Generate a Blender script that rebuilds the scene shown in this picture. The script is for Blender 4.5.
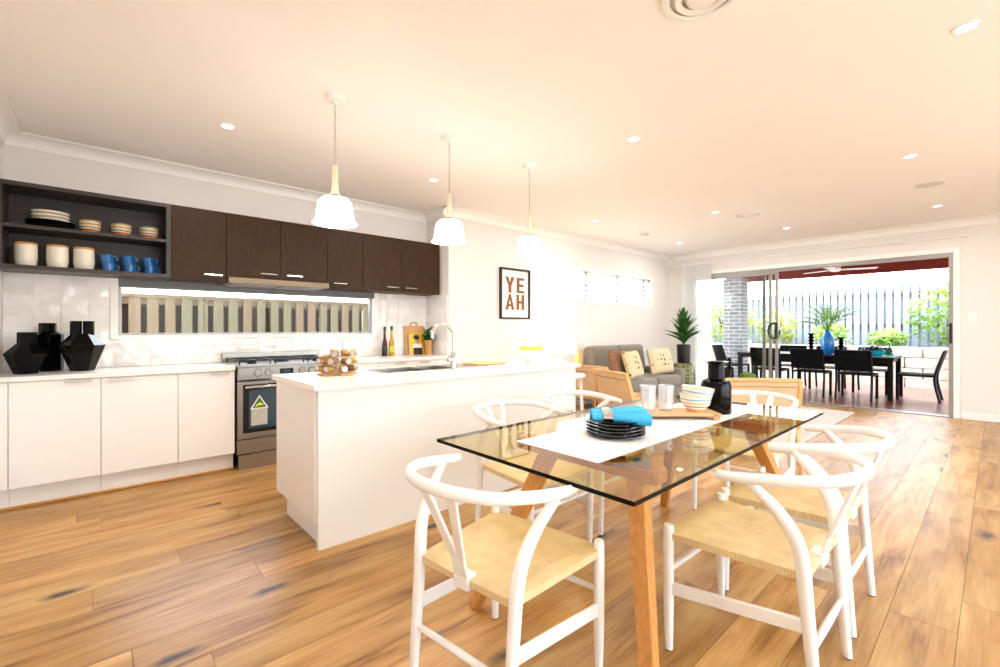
import bpy, bmesh, math, random
from mathutils import Vector, Matrix, Quaternion
random.seed(7)
PI = math.pi
S = bpy.context.scene
COL = S.collection
for o in list(bpy.data.objects):
    bpy.data.objects.remove(o)

# ------------------------------------------------------------------ camera
cam_d = bpy.data.cameras.new('camera')
cam = bpy.data.objects.new('camera', cam_d)
COL.objects.link(cam)
YAW = math.radians(47.9)
cam.location = (0, 0, 1.22)
cam.rotation_euler = (PI/2, 0, YAW - PI/2)
cam_d.sensor_width = 36
cam_d.lens = 449.0/1000*36
cam_d.shift_y = -4.5/1000
cam_d.clip_start = .02
S.camera = cam

# ------------------------------------------------------------------ world, sun, exposure
W = bpy.data.worlds.new('world')
S.world = W
W.use_nodes = True
nt = W.node_tree
bg = nt.nodes['Background']
sky = nt.nodes.new('ShaderNodeTexSky')
sky.sky_type = 'NISHITA'
sky.sun_disc = False
sky.sun_elevation = math.radians(58)
sky.sun_rotation = math.radians(63)
sky.air_density = 1.2
sky.dust_density = 3.0
mixw = nt.nodes.new('ShaderNodeMix')
mixw.data_type = 'RGBA'
mixw.inputs[0].default_value = .55
nt.links.new(sky.outputs[0], mixw.inputs[6])
mixw.inputs[7].default_value = (3.2, 3.4, 3.6, 1)
nt.links.new(mixw.outputs[2], bg.inputs[0])
bg.inputs[1].default_value = 2.75

sun_d = bpy.data.lights.new('sun', 'SUN')
sun_d.energy = 10.0
sun_d.angle = math.radians(1.5)
sun_d.color = (1, .96, .9)
sun = bpy.data.objects.new('sun', sun_d)
COL.objects.link(sun)
sun.location = (2, 0, 12)
sun.rotation_euler = Vector((.6, .3, .75)).to_track_quat('Z', 'Y').to_euler()

VS = S.view_settings
VS.view_transform = 'Standard'
VS.look = 'None'
VS.gamma = 1
VS.use_curve_mapping = False
VS.exposure = -.02
DOWNLIGHT_W = 9.6
PENDANT_EMIT = 10.0

# ------------------------------------------------------------------ helpers
def hexc(h):
    h = h.lstrip('#')
    out = []
    for i in (0, 2, 4):
        c = int(h[i:i+2], 16)/255
        out.append(c/12.92 if c <= .04045 else ((c+.055)/1.055)**2.4)
    return tuple(out) + (1,)

def newmat(name):
    m = bpy.data.materials.new(name)
    m.use_nodes = True
    return m, m.node_tree, m.node_tree.nodes['Principled BSDF']

def pm(name, h, rough=.5, metal=0., var=.06, scale=12., bump=0., bscale=60., stretch=None, coat=0., emit=None, spec=None, sheen=0.):
    """procedural principled material: noise-varied colour, optional fine bump"""
    m, t, b = newmat(name)
    c = hexc(h) if isinstance(h, str) else h
    tc = t.nodes.new('ShaderNodeTexCoord')
    mp = t.nodes.new('ShaderNodeMapping')
    t.links.new(tc.outputs['Object'], mp.inputs[0])
    if stretch:
        mp.inputs['Scale'].default_value = stretch
    nz = t.nodes.new('ShaderNodeTexNoise')
    nz.inputs['Scale'].default_value = scale
    nz.inputs['Detail'].default_value = 4
    t.links.new(mp.outputs[0], nz.inputs['Vector'])
    r = t.nodes.new('ShaderNodeValToRGB')
    r.color_ramp.elements[0].position = .3
    r.color_ramp.elements[1].position = .7
    r.color_ramp.elements[0].color = tuple(max(0, x*(1-var)) for x in c[:3]) + (1,)
    r.color_ramp.elements[1].color = tuple(min(1, x*(1+var)) for x in c[:3]) + (1,)
    t.links.new(nz.outputs[0], r.inputs[0])
    t.links.new(r.outputs[0], b.inputs['Base Color'])
    b.inputs['Roughness'].default_value = rough
    b.inputs['Metallic'].default_value = metal
    if coat:
        b.inputs['Coat Weight'].default_value = coat
        b.inputs['Coat Roughness'].default_value = .08
    if spec is not None:
        b.inputs['Specular IOR Level'].default_value = spec
    if sheen:
        b.inputs['Sheen Weight'].default_value = sheen
    if emit:
        b.inputs['Emission Color'].default_value = emit[0]
        b.inputs['Emission Strength'].default_value = emit[1]
    if bump:
        n2 = t.nodes.new('ShaderNodeTexNoise')
        n2.inputs['Scale'].default_value = bscale
        t.links.new(mp.outputs[0], n2.inputs['Vector'])
        bp = t.nodes.new('ShaderNodeBump')
        bp.inputs['Strength'].default_value = bump
        bp.inputs['Distance'].default_value = .01
        t.links.new(n2.outputs[0], bp.inputs['Height'])
        t.links.new(bp.outputs[0], b.inputs['Normal'])
    return m

def glass(name, tint=(1, 1, 1, 1), rough=0., refl=1.0, base=0.0, ior=1.5, milk=0.):
    """clear sheet glass: fresnel mix of transparent and glossy, lets light through"""
    m, t, b = newmat(name)
    t.nodes.remove(b)
    out = t.nodes['Material Output']
    tr = t.nodes.new('ShaderNodeBsdfTransparent')
    tr.inputs[0].default_value = tint
    gl = t.nodes.new('ShaderNodeBsdfGlossy')
    gl.inputs['Roughness'].default_value = rough
    fr = t.nodes.new('ShaderNodeFresnel')
    fr.inputs[0].default_value = ior
    mu = t.nodes.new('ShaderNodeMath')
    mu.operation = 'MULTIPLY_ADD'
    mu.inputs[1].default_value = refl
    mu.inputs[2].default_value = base
    mu.use_clamp = True
    t.links.new(fr.outputs[0], mu.inputs[0])
    mx = t.nodes.new('ShaderNodeMixShader')
    ge = t.nodes.new('ShaderNodeNewGeometry')
    inv = t.nodes.new('ShaderNodeMath'); inv.operation = 'SUBTRACT'; inv.inputs[0].default_value = 1.
    t.links.new(ge.outputs['Backfacing'], inv.inputs[1])
    ff = t.nodes.new('ShaderNodeMath'); ff.operation = 'MULTIPLY'
    t.links.new(mu.outputs[0], ff.inputs[0]); t.links.new(inv.outputs[0], ff.inputs[1])
    t.links.new(ff.outputs[0], mx.inputs[0])
    t.links.new(tr.outputs[0], mx.inputs[1])
    t.links.new(gl.outputs[0], mx.inputs[2])
    last = mx
    if milk:
        df = t.nodes.new('ShaderNodeBsdfDiffuse'); df.inputs[0].default_value = (.95, .93, .93, 1)
        last = t.nodes.new('ShaderNodeMixShader'); last.inputs[0].default_value = milk
        t.links.new(mx.outputs[0], last.inputs[1]); t.links.new(df.outputs[0], last.inputs[2])
    t.links.new(last.outputs[0], out.inputs[0])
    return m

class MB:
    """collects geometry for ONE mesh object"""
    def __init__(s):
        s.bm = bmesh.new()
        s.mi = 0
    def _add(s, vs, fs):
        bv = [s.bm.verts.new(v) for v in vs]
        for f in fs:
            try:
                fc = s.bm.faces.new([bv[i] for i in f])
                fc.material_index = s.mi
            except ValueError:
                pass
        return bv
    def box(s, x0, x1, y0, y1, z0, z1, bev=0., M=None, seg=1):
        vs = [Vector((x, y, z)) for z in (z0, z1) for y in (y0, y1) for x in (x0, x1)]
        if M is not None:
            vs = [M @ v for v in vs]
        fs = [(0, 2, 3, 1), (4, 5, 7, 6), (0, 1, 5, 4), (2, 6, 7, 3), (0, 4, 6, 2), (1, 3, 7, 5)]
        bv = s._add(vs, fs)
        if bev > 0:
            es = list({e for v in bv for e in v.link_edges})
            r = bmesh.ops.bevel(s.bm, geom=es, offset=bev, segments=seg, profile=.5, affect='EDGES', clamp_overlap=True)
            for f in r['faces']:
                f.material_index = s.mi
        return s
    def bar(s, a, b, w, h, up=(0, 0, 1), bev=0., w2=None, h2=None):
        """rectangular bar from a to b, w across, h along up; optional end size"""
        a = Vector(a); b = Vector(b)
        d = (b-a).normalized()
        u = Vector(up)
        sd = d.cross(u)
        if sd.length < 1e-5:
            sd = d.cross(Vector((1, 0, 0)))
        sd.normalize()
        u = sd.cross(d).normalized()
        vs = []
        for p, ww, hh in ((a, w, h), (b, w2 or w, h2 or h)):
            for i, j in ((-1, -1), (1, -1), (1, 1), (-1, 1)):
                vs.append(p + sd*ww/2*i + u*hh/2*j)
        fs = [(0, 1, 2, 3), (7, 6, 5, 4), (0, 4, 5, 1), (1, 5, 6, 2), (2, 6, 7, 3), (3, 7, 4, 0)]
        bv = s._add(vs, fs)
        if bev > 0:
            es = list({e for v in bv for e in v.link_edges})
            bmesh.ops.bevel(s.bm, geom=es, offset=bev, segments=1, affect='EDGES', clamp_overlap=True)
        return s
    def lathe(s, prof, n=24, c=(0, 0, 0), M=None, close=False):
        """prof = [(r, z)]; radius 0 ends make poles"""
        rings = []
        for r, z in prof:
            if r < 1e-6:
                p = Vector((0, 0, z))
                p = (M @ p if M is not None else p) + Vector(c)
                rings.append([s.bm.verts.new(p)])
            else:
                rr = []
                for i in range(n):
                    t = 2*PI*i/n
                    p = Vector((r*math.cos(t), r*math.sin(t), z))
                    p = (M @ p if M is not None else p) + Vector(c)
                    rr.append(s.bm.verts.new(p))
                rings.append(rr)
        for A, B in zip(rings, rings[1:] + ([rings[0]] if close else [])):
            for i in range(n):
                j = (i+1) % n
                if len(A) == 1 and len(B) == 1:
                    continue
                if len(A) == 1:
                    q = (A[0], B[j], B[i])
                elif len(B) == 1:
                    q = (A[i], A[j], B[0])
                else:
                    q = (A[i], A[j], B[j], B[i])
                try:
                    f = s.bm.faces.new(q)
                    f.material_index = s.mi
                except ValueError:
                    pass
        return s
    def tube(s, pts, rad, n=8, closed=False, cap=True, smooth=0, flat=None, ref=None):
        """sweep along pts; rad scalar/list; flat=(a,b) factors for an elliptical section with a along ref"""
        pts = [Vector(p) for p in pts]
        if not hasattr(rad, '__len__'):
            rad = [rad]*len(pts)
        if smooth:
            P2, R2 = [], []
            m = len(pts)
            for i in range(m-1):
                p0, p1, p2, p3 = pts[max(i-1, 0)], pts[i], pts[i+1], pts[min(i+2, m-1)]
                for k in range(smooth):
                    t = k/smooth
                    P2.append(.5*((2*p1) + (p2-p0)*t + (2*p0-5*p1+4*p2-p3)*t*t + (3*p1-p0-3*p2+p3)*t**3))
                    R2.append(rad[i]*(1-t)+rad[i+1]*t)
            P2.append(pts[-1]); R2.append(rad[-1])
            pts, rad = P2, R2
        m = len(pts)
        rings = []
        nrm = None
        for i, p in enumerate(pts):
            if closed:
                d = (pts[(i+1) % m]-pts[i-1]).normalized()
            else:
                d = (pts[min(i+1, m-1)]-pts[max(i-1, 0)]).normalized()
            if ref is not None:
                a = Vector(ref) - d*d.dot(Vector(ref))
                if a.length < 1e-4:
                    a = d.orthogonal()
                a.normalize()
            elif nrm is None:
                a = d.orthogonal().normalized()
            else:
                a = nrm - d*d.dot(nrm)
                a.normalize()
            nrm = a
            b = d.cross(a)
            fa, fb = flat if flat else (1, 1)
            rings.append([s.bm.verts.new(p + (a*math.cos(2*PI*k/n)*fa + b*math.sin(2*PI*k/n)*fb)*rad[i]) for k in range(n)])
        last = rings[1:] + ([rings[0]] if closed else [])
        for A, B in zip(rings, last):
            for k in range(n):
                f = s.bm.faces.new((A[k], A[(k+1) % n], B[(k+1) % n], B[k]))
                f.material_index = s.mi
        if cap and not closed:
            f = s.bm.faces.new(rings[0][::-1]); f.material_index = s.mi
            f = s.bm.faces.new(rings[-1]); f.material_index = s.mi
        return s
    def prism(s, poly, z0, z1, M=None):
        n = len(poly)
        vs = [Vector((x, y, z)) for z in (z0, z1) for x, y in poly]
        if M is not None:
            vs = [M @ v for v in vs]
        fs = [tuple(range(n))[::-1], tuple(range(n, 2*n))] + [(i, (i+1) % n, n+(i+1) % n, n+i) for i in range(n)]
        s._add(vs, fs)
        return s
    def cushion(s, w, d, h, c=(0, 0, 0), M=None, e=.35, n=12, edge=0.):
        """soft pillow: w x d outline, h thick, bulging to the middle"""
        def sg(t):
            return math.copysign(abs(t)**.75, t)
        top, bot = [], []
        for j in range(n+1):
            for i in range(n+1):
                u = sg(-1+2*i/n); v = sg(-1+2*j/n)
                k = ((1-u**4)*(1-v**4))
                k = max(k, 0)**e
                px = u*w/2*(1-.05*(1-u*u)*0 - .06*(1-v*v)*abs(u))
                py = v*d/2*(1-.06*(1-u*u)*abs(v))
                for L, sgn in ((top, 1), (bot, -1)):
                    p = Vector((px, py, sgn*(h/2*k + edge)))
                    if M is not None:
                        p = M @ p
                    L.append(s.bm.verts.new(p + Vector(c)))
        W_ = n+1
        for j in range(n):
            for i in range(n):
                a = j*W_+i
                for L, fl in ((top, 0), (bot, 1)):
                    q = [L[a], L[a+1], L[a+1+W_], L[a+W_]]
                    f = s.bm.faces.new(q[::-1] if fl else q); f.material_index = s.mi
        ring = [i for i in range(n)] + [n+j*W_ for j in range(n)] + [n*W_+n-i for i in range(n)] + [(n-j)*W_ for j in range(n)]
        m = len(ring)
        if edge > 0:
            for k in range(m):
                a, b = ring[k], ring[(k+1) % m]
                f = s.bm.faces.new((bot[a], bot[b], top[b], top[a])); f.material_index = s.mi
        else:
            bmesh.ops.remove_doubles(s.bm, verts=[L[i] for L in (top, bot) for i in ring], dist=1e-5)
        return s
    def leaf(s, base, az, el, L, w, droop=.6, n=6, fold=.25, twist=0.):
        """one arching blade with a fold along its midrib and a little thickness"""
        base = Vector(base)
        p = base.copy(); e = el
        row = []
        hd = Vector((math.cos(az), math.sin(az), 0))
        sd = Vector((-math.sin(az), math.cos(az), 0))
        for i in range(n+1):
            t = i/n
            d = hd*math.cos(e) + Vector((0, 0, 1))*math.sin(e)
            up = -hd*math.sin(e) + Vector((0, 0, 1))*math.cos(e)
            ww = w*(math.sin(PI*min(1, .18+.82*t)))**.8*.5 if t < 1 else .0005
            s2 = sd*math.cos(twist) + up*math.sin(twist)
            row.append((p - s2*ww + up*ww*fold, p.copy(), p + s2*ww + up*ww*fold))
            p = p + d*L/n
            e -= droop/n
        vs = []
        for r in row:
            vs += list(r)
        fs = []
        for i in range(n):
            a = i*3
            fs += [(a, a+1, a+4, a+3), (a+1, a+2, a+5, a+4)]
        s._add(vs, fs)
        return s
    def build(s, name, mat, parent=None, smooth=True, ang=38):
        me = bpy.data.meshes.new(name)
        bmesh.ops.recalc_face_normals(s.bm, faces=s.bm.faces[:])
        s.bm.to_mesh(me)
        s.bm.free()
        for m in (mat if isinstance(mat, (list, tuple)) else [mat]):
            me.materials.append(m)
        if smooth:
            me.shade_smooth()
            me.set_sharp_from_angle(angle=math.radians(ang))
        o = bpy.data.objects.new(name, me)
        COL.objects.link(o)
        if parent is not None:
            o.parent = parent
        return o

def tag(o, label=None, cat=None, group=None, kind=None):
    if label: o['label'] = label
    if cat: o['category'] = cat
    if group: o['group'] = group
    if kind: o['kind'] = kind
    return o

def thing(name, label, cat, loc=(0, 0, 0), rz=0., group=None, kind=None):
    o = bpy.data.objects.new(name, None)
    o.empty_display_size = .1
    COL.objects.link(o)
    o.location = loc
    o.rotation_euler = (0, 0, rz)
    return tag(o, label, cat, group, kind)

def place(o, loc, rz=0., rx=0., ry=0.):
    o.location = loc
    o.rotation_euler = (rx, ry, rz)
    return o

def copy_tree(o, loc=None, rz=None, label=None, parent=None, group=None):
    c = o.copy()
    COL.objects.link(c)
    c.parent = parent
    if loc is not None: c.location = loc
    if rz is not None: c.rotation_euler = (0, 0, rz)
    if label: c['label'] = label
    if group: c['group'] = group
    for ch in o.children:
        copy_tree(ch, parent=c)
    return c

def inst(src, name, loc, parent=None, scale=None, rot=None):
    c = bpy.data.objects.new(name, src)
    COL.objects.link(c)
    c.location = loc
    if scale: c.scale = scale
    if rot: c.rotation_euler = rot
    if parent is not None: c.parent = parent
    return c

def unit_box(name, mat, bev=0.):
    b = MB().box(-.5, .5, -.5, .5, -.5, .5)
    o = b.build(name, mat)
    me = o.data
    bpy.data.objects.remove(o)
    return me

# ------------------------------------------------------------------ materials
M = {}
M['wall'] = pm('wall_paint', '#e8e3de', .65, var=.012, scale=3, bump=.02, bscale=200)
M['ceil'] = pm('ceiling_paint', '#f6f2ee', .8, var=.01, scale=2)
M['trim'] = pm('trim_white', '#f6f3ef', .4, var=.01)
M['white_lam'] = pm('white_laminate', '#f3f0ed', .28, var=.01, scale=4)
M['stone_top'] = pm('stone_worktop', '#f2ece6', .18, var=.03, scale=90)
M['kick'] = pm('kick_board', '#efece8', .35, var=.01)
M['quad'] = pm('timber_quad', '#c98f4e', .45, var=.15, scale=20)
M['wenge'] = pm('dark_wenge', '#382513', .45, var=.45, scale=9, stretch=(14, 14, .8), spec=.16)
M['wenge_in'] = pm('dark_charcoal_wood', '#332a28', .4, var=.2, scale=9, stretch=(1, 14, 14))
M['steel'] = pm('brushed_steel', '#aaa6a1', .34, 1., var=.06, scale=6, stretch=(1, 40, 40))
M['hood_steel'] = pm('hood_steel', '#7d705f', .5, 1., var=.06, scale=6, stretch=(1, 40, 40))
M['chrome'] = pm('chrome', '#d8d6d2', .1, 1., var=.01)
M['handle'] = pm('satin_handle', '#c4bfba', .32, .9, var=.02)
M['black_gloss'] = pm('black_gloss', '#0b0b0c', .12, var=.1)
M['oven_glass'] = pm('oven_glass', '#1b3a4c', .04, var=.05, coat=1.)  # blue base colour paints in the reflection of a bright window
M['iron'] = pm('cast_iron', '#17181b', .5, .3, var=.15, scale=40)
M['display'] = pm('display', '#05060a', .1, var=.1)
M['display_lit'] = pm('display_digits', '#3b4a62', .2, var=.05)
M['alu'] = pm('window_aluminium', '#9b9896', .4, .5, var=.02)
M['alu_dark'] = pm('window_head_grey', '#6c6b6b', .5, .2, var=.03)
M['glass'] = glass('window_glass', (.97, .985, .98, 1), refl=.35)
M['table_glass'] = glass('table_glass', (.885, .835, .59, 1), refl=1.1, base=.01, ior=1.5)
M['glass_edge'] = pm('glass_edge', '#050807', .3, var=.1, spec=.1)
M['tumbler'] = glass('tumbler_glass', (.97, .97, .97, 1), rough=.25, refl=1.4, base=.12, milk=.22)
M['green_glass'] = glass('green_glass', (.55, .85, .75, 1), refl=1.2, base=.03)
M['amber_glass'] = glass('amber_glass', (.75, .5, .12, 1), refl=1.2, base=.03)
M['white_paint'] = pm('white_lacquer', '#f4f2f0', .25, var=.012, scale=6)
M['rubber'] = pm('rubber_foot', '#1a1a1a', .7, var=.1)
M['oak'] = pm('oak_leg', '#c68843', .4, var=.16, scale=6, stretch=(14, 14, 1.2))
M['oak_beam'] = pm('oak_beam', '#c08240', .4, var=.16, scale=6, stretch=(14, 1.2, 14))
M['linen'] = pm('white_linen', '#f6f4f1', .8, var=.02, scale=160, bump=.15, bscale=400)
M['black_cer'] = pm('black_ceramic', '#050506', .16, var=.15, spec=.16)
M['black_matt'] = pm('black_matt', '#0e0d0d', .35, var=.15)
M['cream_cer'] = pm('cream_ceramic', '#e6dccb', .22, var=.03)
M['rim_orange'] = pm('orange_rim', '#c98a45', .3, var=.1)
M['blue_cer'] = pm('blue_enamel', '#12609f', .15, var=.06)
M['blue_vase'] = pm('blue_vase', '#1c6fb3', .2, var=.05)
M['napkin'] = pm('blue_napkin', '#45b9ee', .75, var=.08, scale=40, bump=.2, bscale=150)
M['silver'] = pm('silver_ring', '#c9c5c2', .2, 1., var=.02)
M['tray_wood'] = pm('pale_wood', '#d9ab78', .5, var=.12, scale=6, stretch=(1.5, 16, 16))
M['board_wood'] = pm('board_wood', '#cf9a62', .5, var=.14, scale=5, stretch=(16, 16, 1.5))
M['wire'] = pm('rack_wire', '#b9b4ac', .3, .9, var=.02)
M['spice'] = pm('spice_tan', '#b98b52', .6, var=.3, scale=50)
M['spice2'] = pm('spice_ochre', '#c99a3a', .6, var=.3, scale=50)
M['spice3'] = pm('spice_brown', '#7d5632', .6, var=.3, scale=50)
M['spice4'] = pm('spice_white', '#efe7da', .6, var=.1, scale=50)
M['lemon'] = pm('yellow_fruit', '#d8d23a', .45, var=.12, scale=8, bump=.05)
def leafy(name, h, rough, var, scale, k=.45):
    m = pm(name, h, rough, var=var, scale=scale)
    t = m.node_tree
    b = t.nodes['Principled BSDF']
    ramp = [n for n in t.nodes if n.type == 'VALTORGB'][0]
    tl = t.nodes.new('ShaderNodeBsdfTranslucent')
    t.links.new(ramp.outputs[0], tl.inputs[0])
    mx = t.nodes.new('ShaderNodeMixShader')
    mx.inputs[0].default_value = k
    t.links.new(b.outputs[0], mx.inputs[1]); t.links.new(tl.outputs[0], mx.inputs[2])
    t.links.new(mx.outputs[0], t.nodes['Material Output'].inputs[0])
    return m
M['green_leaf'] = leafy('green_leaf', '#2f6a1f', .4, .35, 9, .3)
M['dark_leaf'] = leafy('dracaena_leaf', '#2c5a22', .38, .4, 6, .2)
M['pale_leaf'] = leafy('pale_leaf', '#98b65a', .5, .3, 5)
M['yellow_leaf'] = leafy('yellow_leaf', '#bcc46c', .5, .25, 5)
M['palm_leaf'] = leafy('palm_leaf', '#8fb458', .45, .35, 5)
M['sofa'] = pm('grey_sofa', '#7f776c', .9, var=.08, scale=60, bump=.25, bscale=300, sheen=.3)
M['cush_tan'] = pm('tan_cushion', '#8a6348', .9, var=.15, scale=30, bump=.2, bscale=200)
M['cush_orange'] = pm('orange_cushion', '#d9a066', .9, var=.1, scale=30, bump=.2, bscale=200)
M['cane_frame'] = pm('light_timber', '#dcaa6c', .42, var=.14, scale=6, stretch=(10, 10, 2))
M['rug'] = pm('pale_rug', '#cdc6bd', .95, var=.1, scale=25, bump=.4, bscale=180)
M['deck'] = pm('deck_merbau', '#6a2f25', .3, var=.3, scale=5, stretch=(14, .6, 1), coat=.2)
M['merbau'] = pm('beam_red', '#6d1d10', .4, var=.2, scale=6, stretch=(6, .5, 6))
M['out_black'] = pm('outdoor_black', '#060709', .5, 0, var=.1, spec=.2)
M['out_sling'] = pm('sling_fabric', '#07090c', .8, var=.1, scale=80, spec=.15)
M['sand'] = pm('sandstone', '#cdbfae', .85, var=.14, scale=9, bump=.5, bscale=30)
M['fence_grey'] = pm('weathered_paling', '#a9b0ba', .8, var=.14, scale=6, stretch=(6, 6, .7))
M['fence_rail'] = pm('fence_rail', '#6b5a45', .8, var=.12, scale=8)
M['paling_a'] = pm('treated_paling', '#6c6650', .8, var=.4, scale=9, stretch=(5, 5, 2.), bump=.2, bscale=40)
M['paling_b'] = pm('pink_paling', '#73624c', .8, var=.4, scale=9, stretch=(5, 5, 2.), bump=.2, bscale=40)
M['paling_c'] = pm('shaded_brown_paling', '#2c1b0b', .85, var=.3, scale=9, stretch=(5, 5, 2.), bump=.2, bscale=40)  # back palings: shade in the gaps painted into the brown; stems share it
M['paling_d'] = pm('shaded_paling', '#969eaa', .85, var=.2, scale=6, stretch=(6, 6, .7))  # back row of the garden fence, gap shade put into the colour
M['ground'] = pm('pale_paving', '#c9c1b6', .9, var=.1, scale=4)
M['soil'] = pm('garden_soil', '#6b5642', .95, var=.25, scale=12, bump=.4, bscale=40)
M['plastic'] = pm('white_plastic', '#f2f0ec', .35, var=.01)
M['vent'] = pm('vent_grey', '#d9d4cd', .5, var=.02)
M['letter'] = pm('brown_print', '#7a5128', .6, var=.35, scale=120)
M['paper'] = pm('poster_paper', '#f3efe9', .7, var=.015)
M['mag_yellow'] = pm('cover_yellow', '#d9b62e', .4, var=.18, scale=18)
M['skin_print'] = pm('print_skin', '#b9835c', .5, var=.08)
M['hair_print'] = pm('print_dark', '#1c1310', .5, var=.1)
M['sticker_green'] = pm('sticker_green', '#1c6b33', .4, var=.05)
M['sticker_yellow'] = pm('sticker_yellow', '#e6d51c', .4, var=.05)
M['sticker_grey'] = pm('sticker_grey', '#b8b9b4', .5, var=.15, scale=60)
M['wood_light'] = pm('pendant_timber', '#dcc0a4', .45, var=.1, scale=8)
M['cord'] = pm('pendant_cord', '#a89c8e', .6, var=.05)
M['brass'] = pm('brass_collar', '#6b5330', .3, .9, var=.05)
M['teal'] = pm('teal_bowl', '#1ba3b8', .25, var=.05)
M['fruit_dark'] = pm('dark_fruit', '#120c12', .3, var=.2)
M['pot_tan'] = pm('tan_pot', '#c08b52', .6, var=.1)
M['moss'] = pm('moss', '#52702a', .9, var=.4, scale=40, bump=.8, bscale=60)
M['lamp_base'] = pm('lamp_base', '#efe6d6', .4, var=.03)
M['fan_white'] = pm('fan_white', '#e9e7e2', .35, var=.02)
M['bottle_red'] = pm('dark_red_vinegar', '#3a0f08', .12, var=.2)
M['bottle_yel'] = pm('golden_oil', '#b98a12', .12, var=.2)
M['label_yel'] = pm('bottle_label', '#d8c23a', .5, var=.1)

def emat(name, col, st, rough=.4, base=(1, 1, 1, 1)):
    m, t, b = newmat(name)
    b.inputs['Base Color'].default_value = base
    b.inputs['Roughness'].default_value = rough
    b.inputs['Emission Color'].default_value = col
    b.inputs['Emission Strength'].default_value = st
    return m
M['lens'] = emat('downlight_lens', (1, .97, .93, 1), 9)
M['shade'] = emat('opal_glass_shade', (1, .88, .80, 1), PENDANT_EMIT, base=(.9, .88, .84, 1))
M['lampshade'] = emat('lit_fabric_shade', (1, .86, .62, 1), 3.2, .8, base=(.9, .88, .82, 1))

def plank_material():
    m, t, b = newmat('oak_floor')
    N = t.nodes.new; L = t.links.new
    geo = N('ShaderNodeNewGeometry')
    oi = N('ShaderNodeObjectInfo')
    mul = N('ShaderNodeVectorMath'); mul.operation = 'SCALE'
    cmb = N('ShaderNodeCombineXYZ')
    m1 = N('ShaderNodeMath'); m1.operation = 'MULTIPLY'; m1.inputs[1].default_value = 61.
    m2 = N('ShaderNodeMath'); m2.operation = 'MULTIPLY'; m2.inputs[1].default_value = 37.
    L(oi.outputs['Random'], m1.inputs[0]); L(oi.outputs['Random'], m2.inputs[0])
    L(m1.outputs[0], cmb.inputs[0]); L(m2.outputs[0], cmb.inputs[1])
    add = N('ShaderNodeVectorMath'); add.operation = 'ADD'
    L(geo.outputs['Position'], add.inputs[0]); L(cmb.outputs[0], add.inputs[1])
    def mapped(sc):
        mp = N('ShaderNodeMapping'); mp.inputs['Scale'].default_value = sc
        L(add.outputs[0], mp.inputs[0]); return mp.outputs[0]
    g = N('ShaderNodeTexNoise'); g.inputs['Scale'].default_value = 1; g.inputs['Detail'].default_value = 7
    g.inputs['Distortion'].default_value = 1.1
    L(mapped((1.3, 11, 1)), g.inputs['Vector'])
    bl = N('ShaderNodeTexNoise'); bl.inputs['Scale'].default_value = 1; bl.inputs['Detail'].default_value = 3
    L(mapped((1.4, 5, 1)), bl.inputs['Vector'])
    r = N('ShaderNodeValToRGB')
    e = r.color_ramp.elements
    e[0].position = .32; e[0].color = hexc('#7c4e1e')
    e[1].position = .68; e[1].color = hexc('#dcb271')
    k = e.new(.46); k.color = hexc('#b98746')
    mixf = N('ShaderNodeMix'); mixf.data_type = 'FLOAT'; mixf.inputs[0].default_value = .45
    L(g.outputs[0], mixf.inputs[2]); L(bl.outputs[0], mixf.inputs[3])
    fg = N('ShaderNodeTexNoise'); fg.inputs['Scale'].default_value = 1; fg.inputs['Detail'].default_value = 3
    L(mapped((5, 95, 1)), fg.inputs['Vector'])
    fa = N('ShaderNodeMath'); fa.operation = 'MULTIPLY_ADD'; fa.inputs[1].default_value = .22; fa.inputs[2].default_value = -.11
    L(fg.outputs[0], fa.inputs[0])
    fs_ = N('ShaderNodeMath'); fs_.operation = 'ADD'
    L(mixf.outputs[0], fs_.inputs[0]); L(fa.outputs[0], fs_.inputs[1])
    L(fs_.outputs[0], r.inputs[0])
    # board to board variation
    hv = N('ShaderNodeHueSaturation')
    mr = N('ShaderNodeMapRange'); mr.inputs[3].default_value = .68; mr.inputs[4].default_value = 1.02
    L(oi.outputs['Random'], mr.inputs[0]); L(mr.outputs[0], hv.inputs['Value'])
    L(r.outputs[0], hv.inputs['Color'])
    # knots and dark figure
    vo = N('ShaderNodeTexVoronoi'); vo.inputs['Scale'].default_value = 1.; vo.inputs['Randomness'].default_value = 1.
    dist = N('ShaderNodeTexNoise'); dist.inputs['Scale'].default_value = 6
    L(add.outputs[0], dist.inputs['Vector'])
    sc = N('ShaderNodeVectorMath'); sc.operation = 'SCALE'; sc.inputs['Scale'].default_value = .35
    L(dist.outputs['Color'], sc.inputs[0])
    ad2 = N('ShaderNodeVectorMath'); ad2.operation = 'ADD'
    L(mapped((1.9, 5.0, 1)), ad2.inputs[0]); L(sc.outputs[0], ad2.inputs[1])
    L(ad2.outputs[0], vo.inputs['Vector'])
    kr = N('ShaderNodeMapRange'); kr.inputs[1].default_value = .05; kr.inputs[2].default_value = .24
    kr.inputs[3].default_value = 1; kr.inputs[4].default_value = 0
    L(vo.outputs['Distance'], kr.inputs[0])
    gm = N('ShaderNodeMapRange'); gm.inputs[1].default_value = .36; gm.inputs[2].default_value = .54
    L(g.outputs[0], gm.inputs[0])
    sv = N('ShaderNodeSeparateXYZ'); L(vo.outputs['Color'], sv.inputs[0])
    gt = N('ShaderNodeMapRange'); gt.inputs[1].default_value = .45; gt.inputs[2].default_value = .7
    L(sv.outputs[0], gt.inputs[0])
    kk = N('ShaderNodeMath'); kk.operation = 'MULTIPLY'
    L(kr.outputs[0], kk.inputs[0]); L(gt.outputs[0], kk.inputs[1])
    km = N('ShaderNodeMath'); km.operation = 'MULTIPLY'
    L(kk.outputs[0], km.inputs[0]); L(gm.outputs[0], km.inputs[1])
    km2 = N('ShaderNodeMath'); km2.operation = 'MULTIPLY'; km2.inputs[1].default_value = 1.15; km2.use_clamp = True
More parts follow.
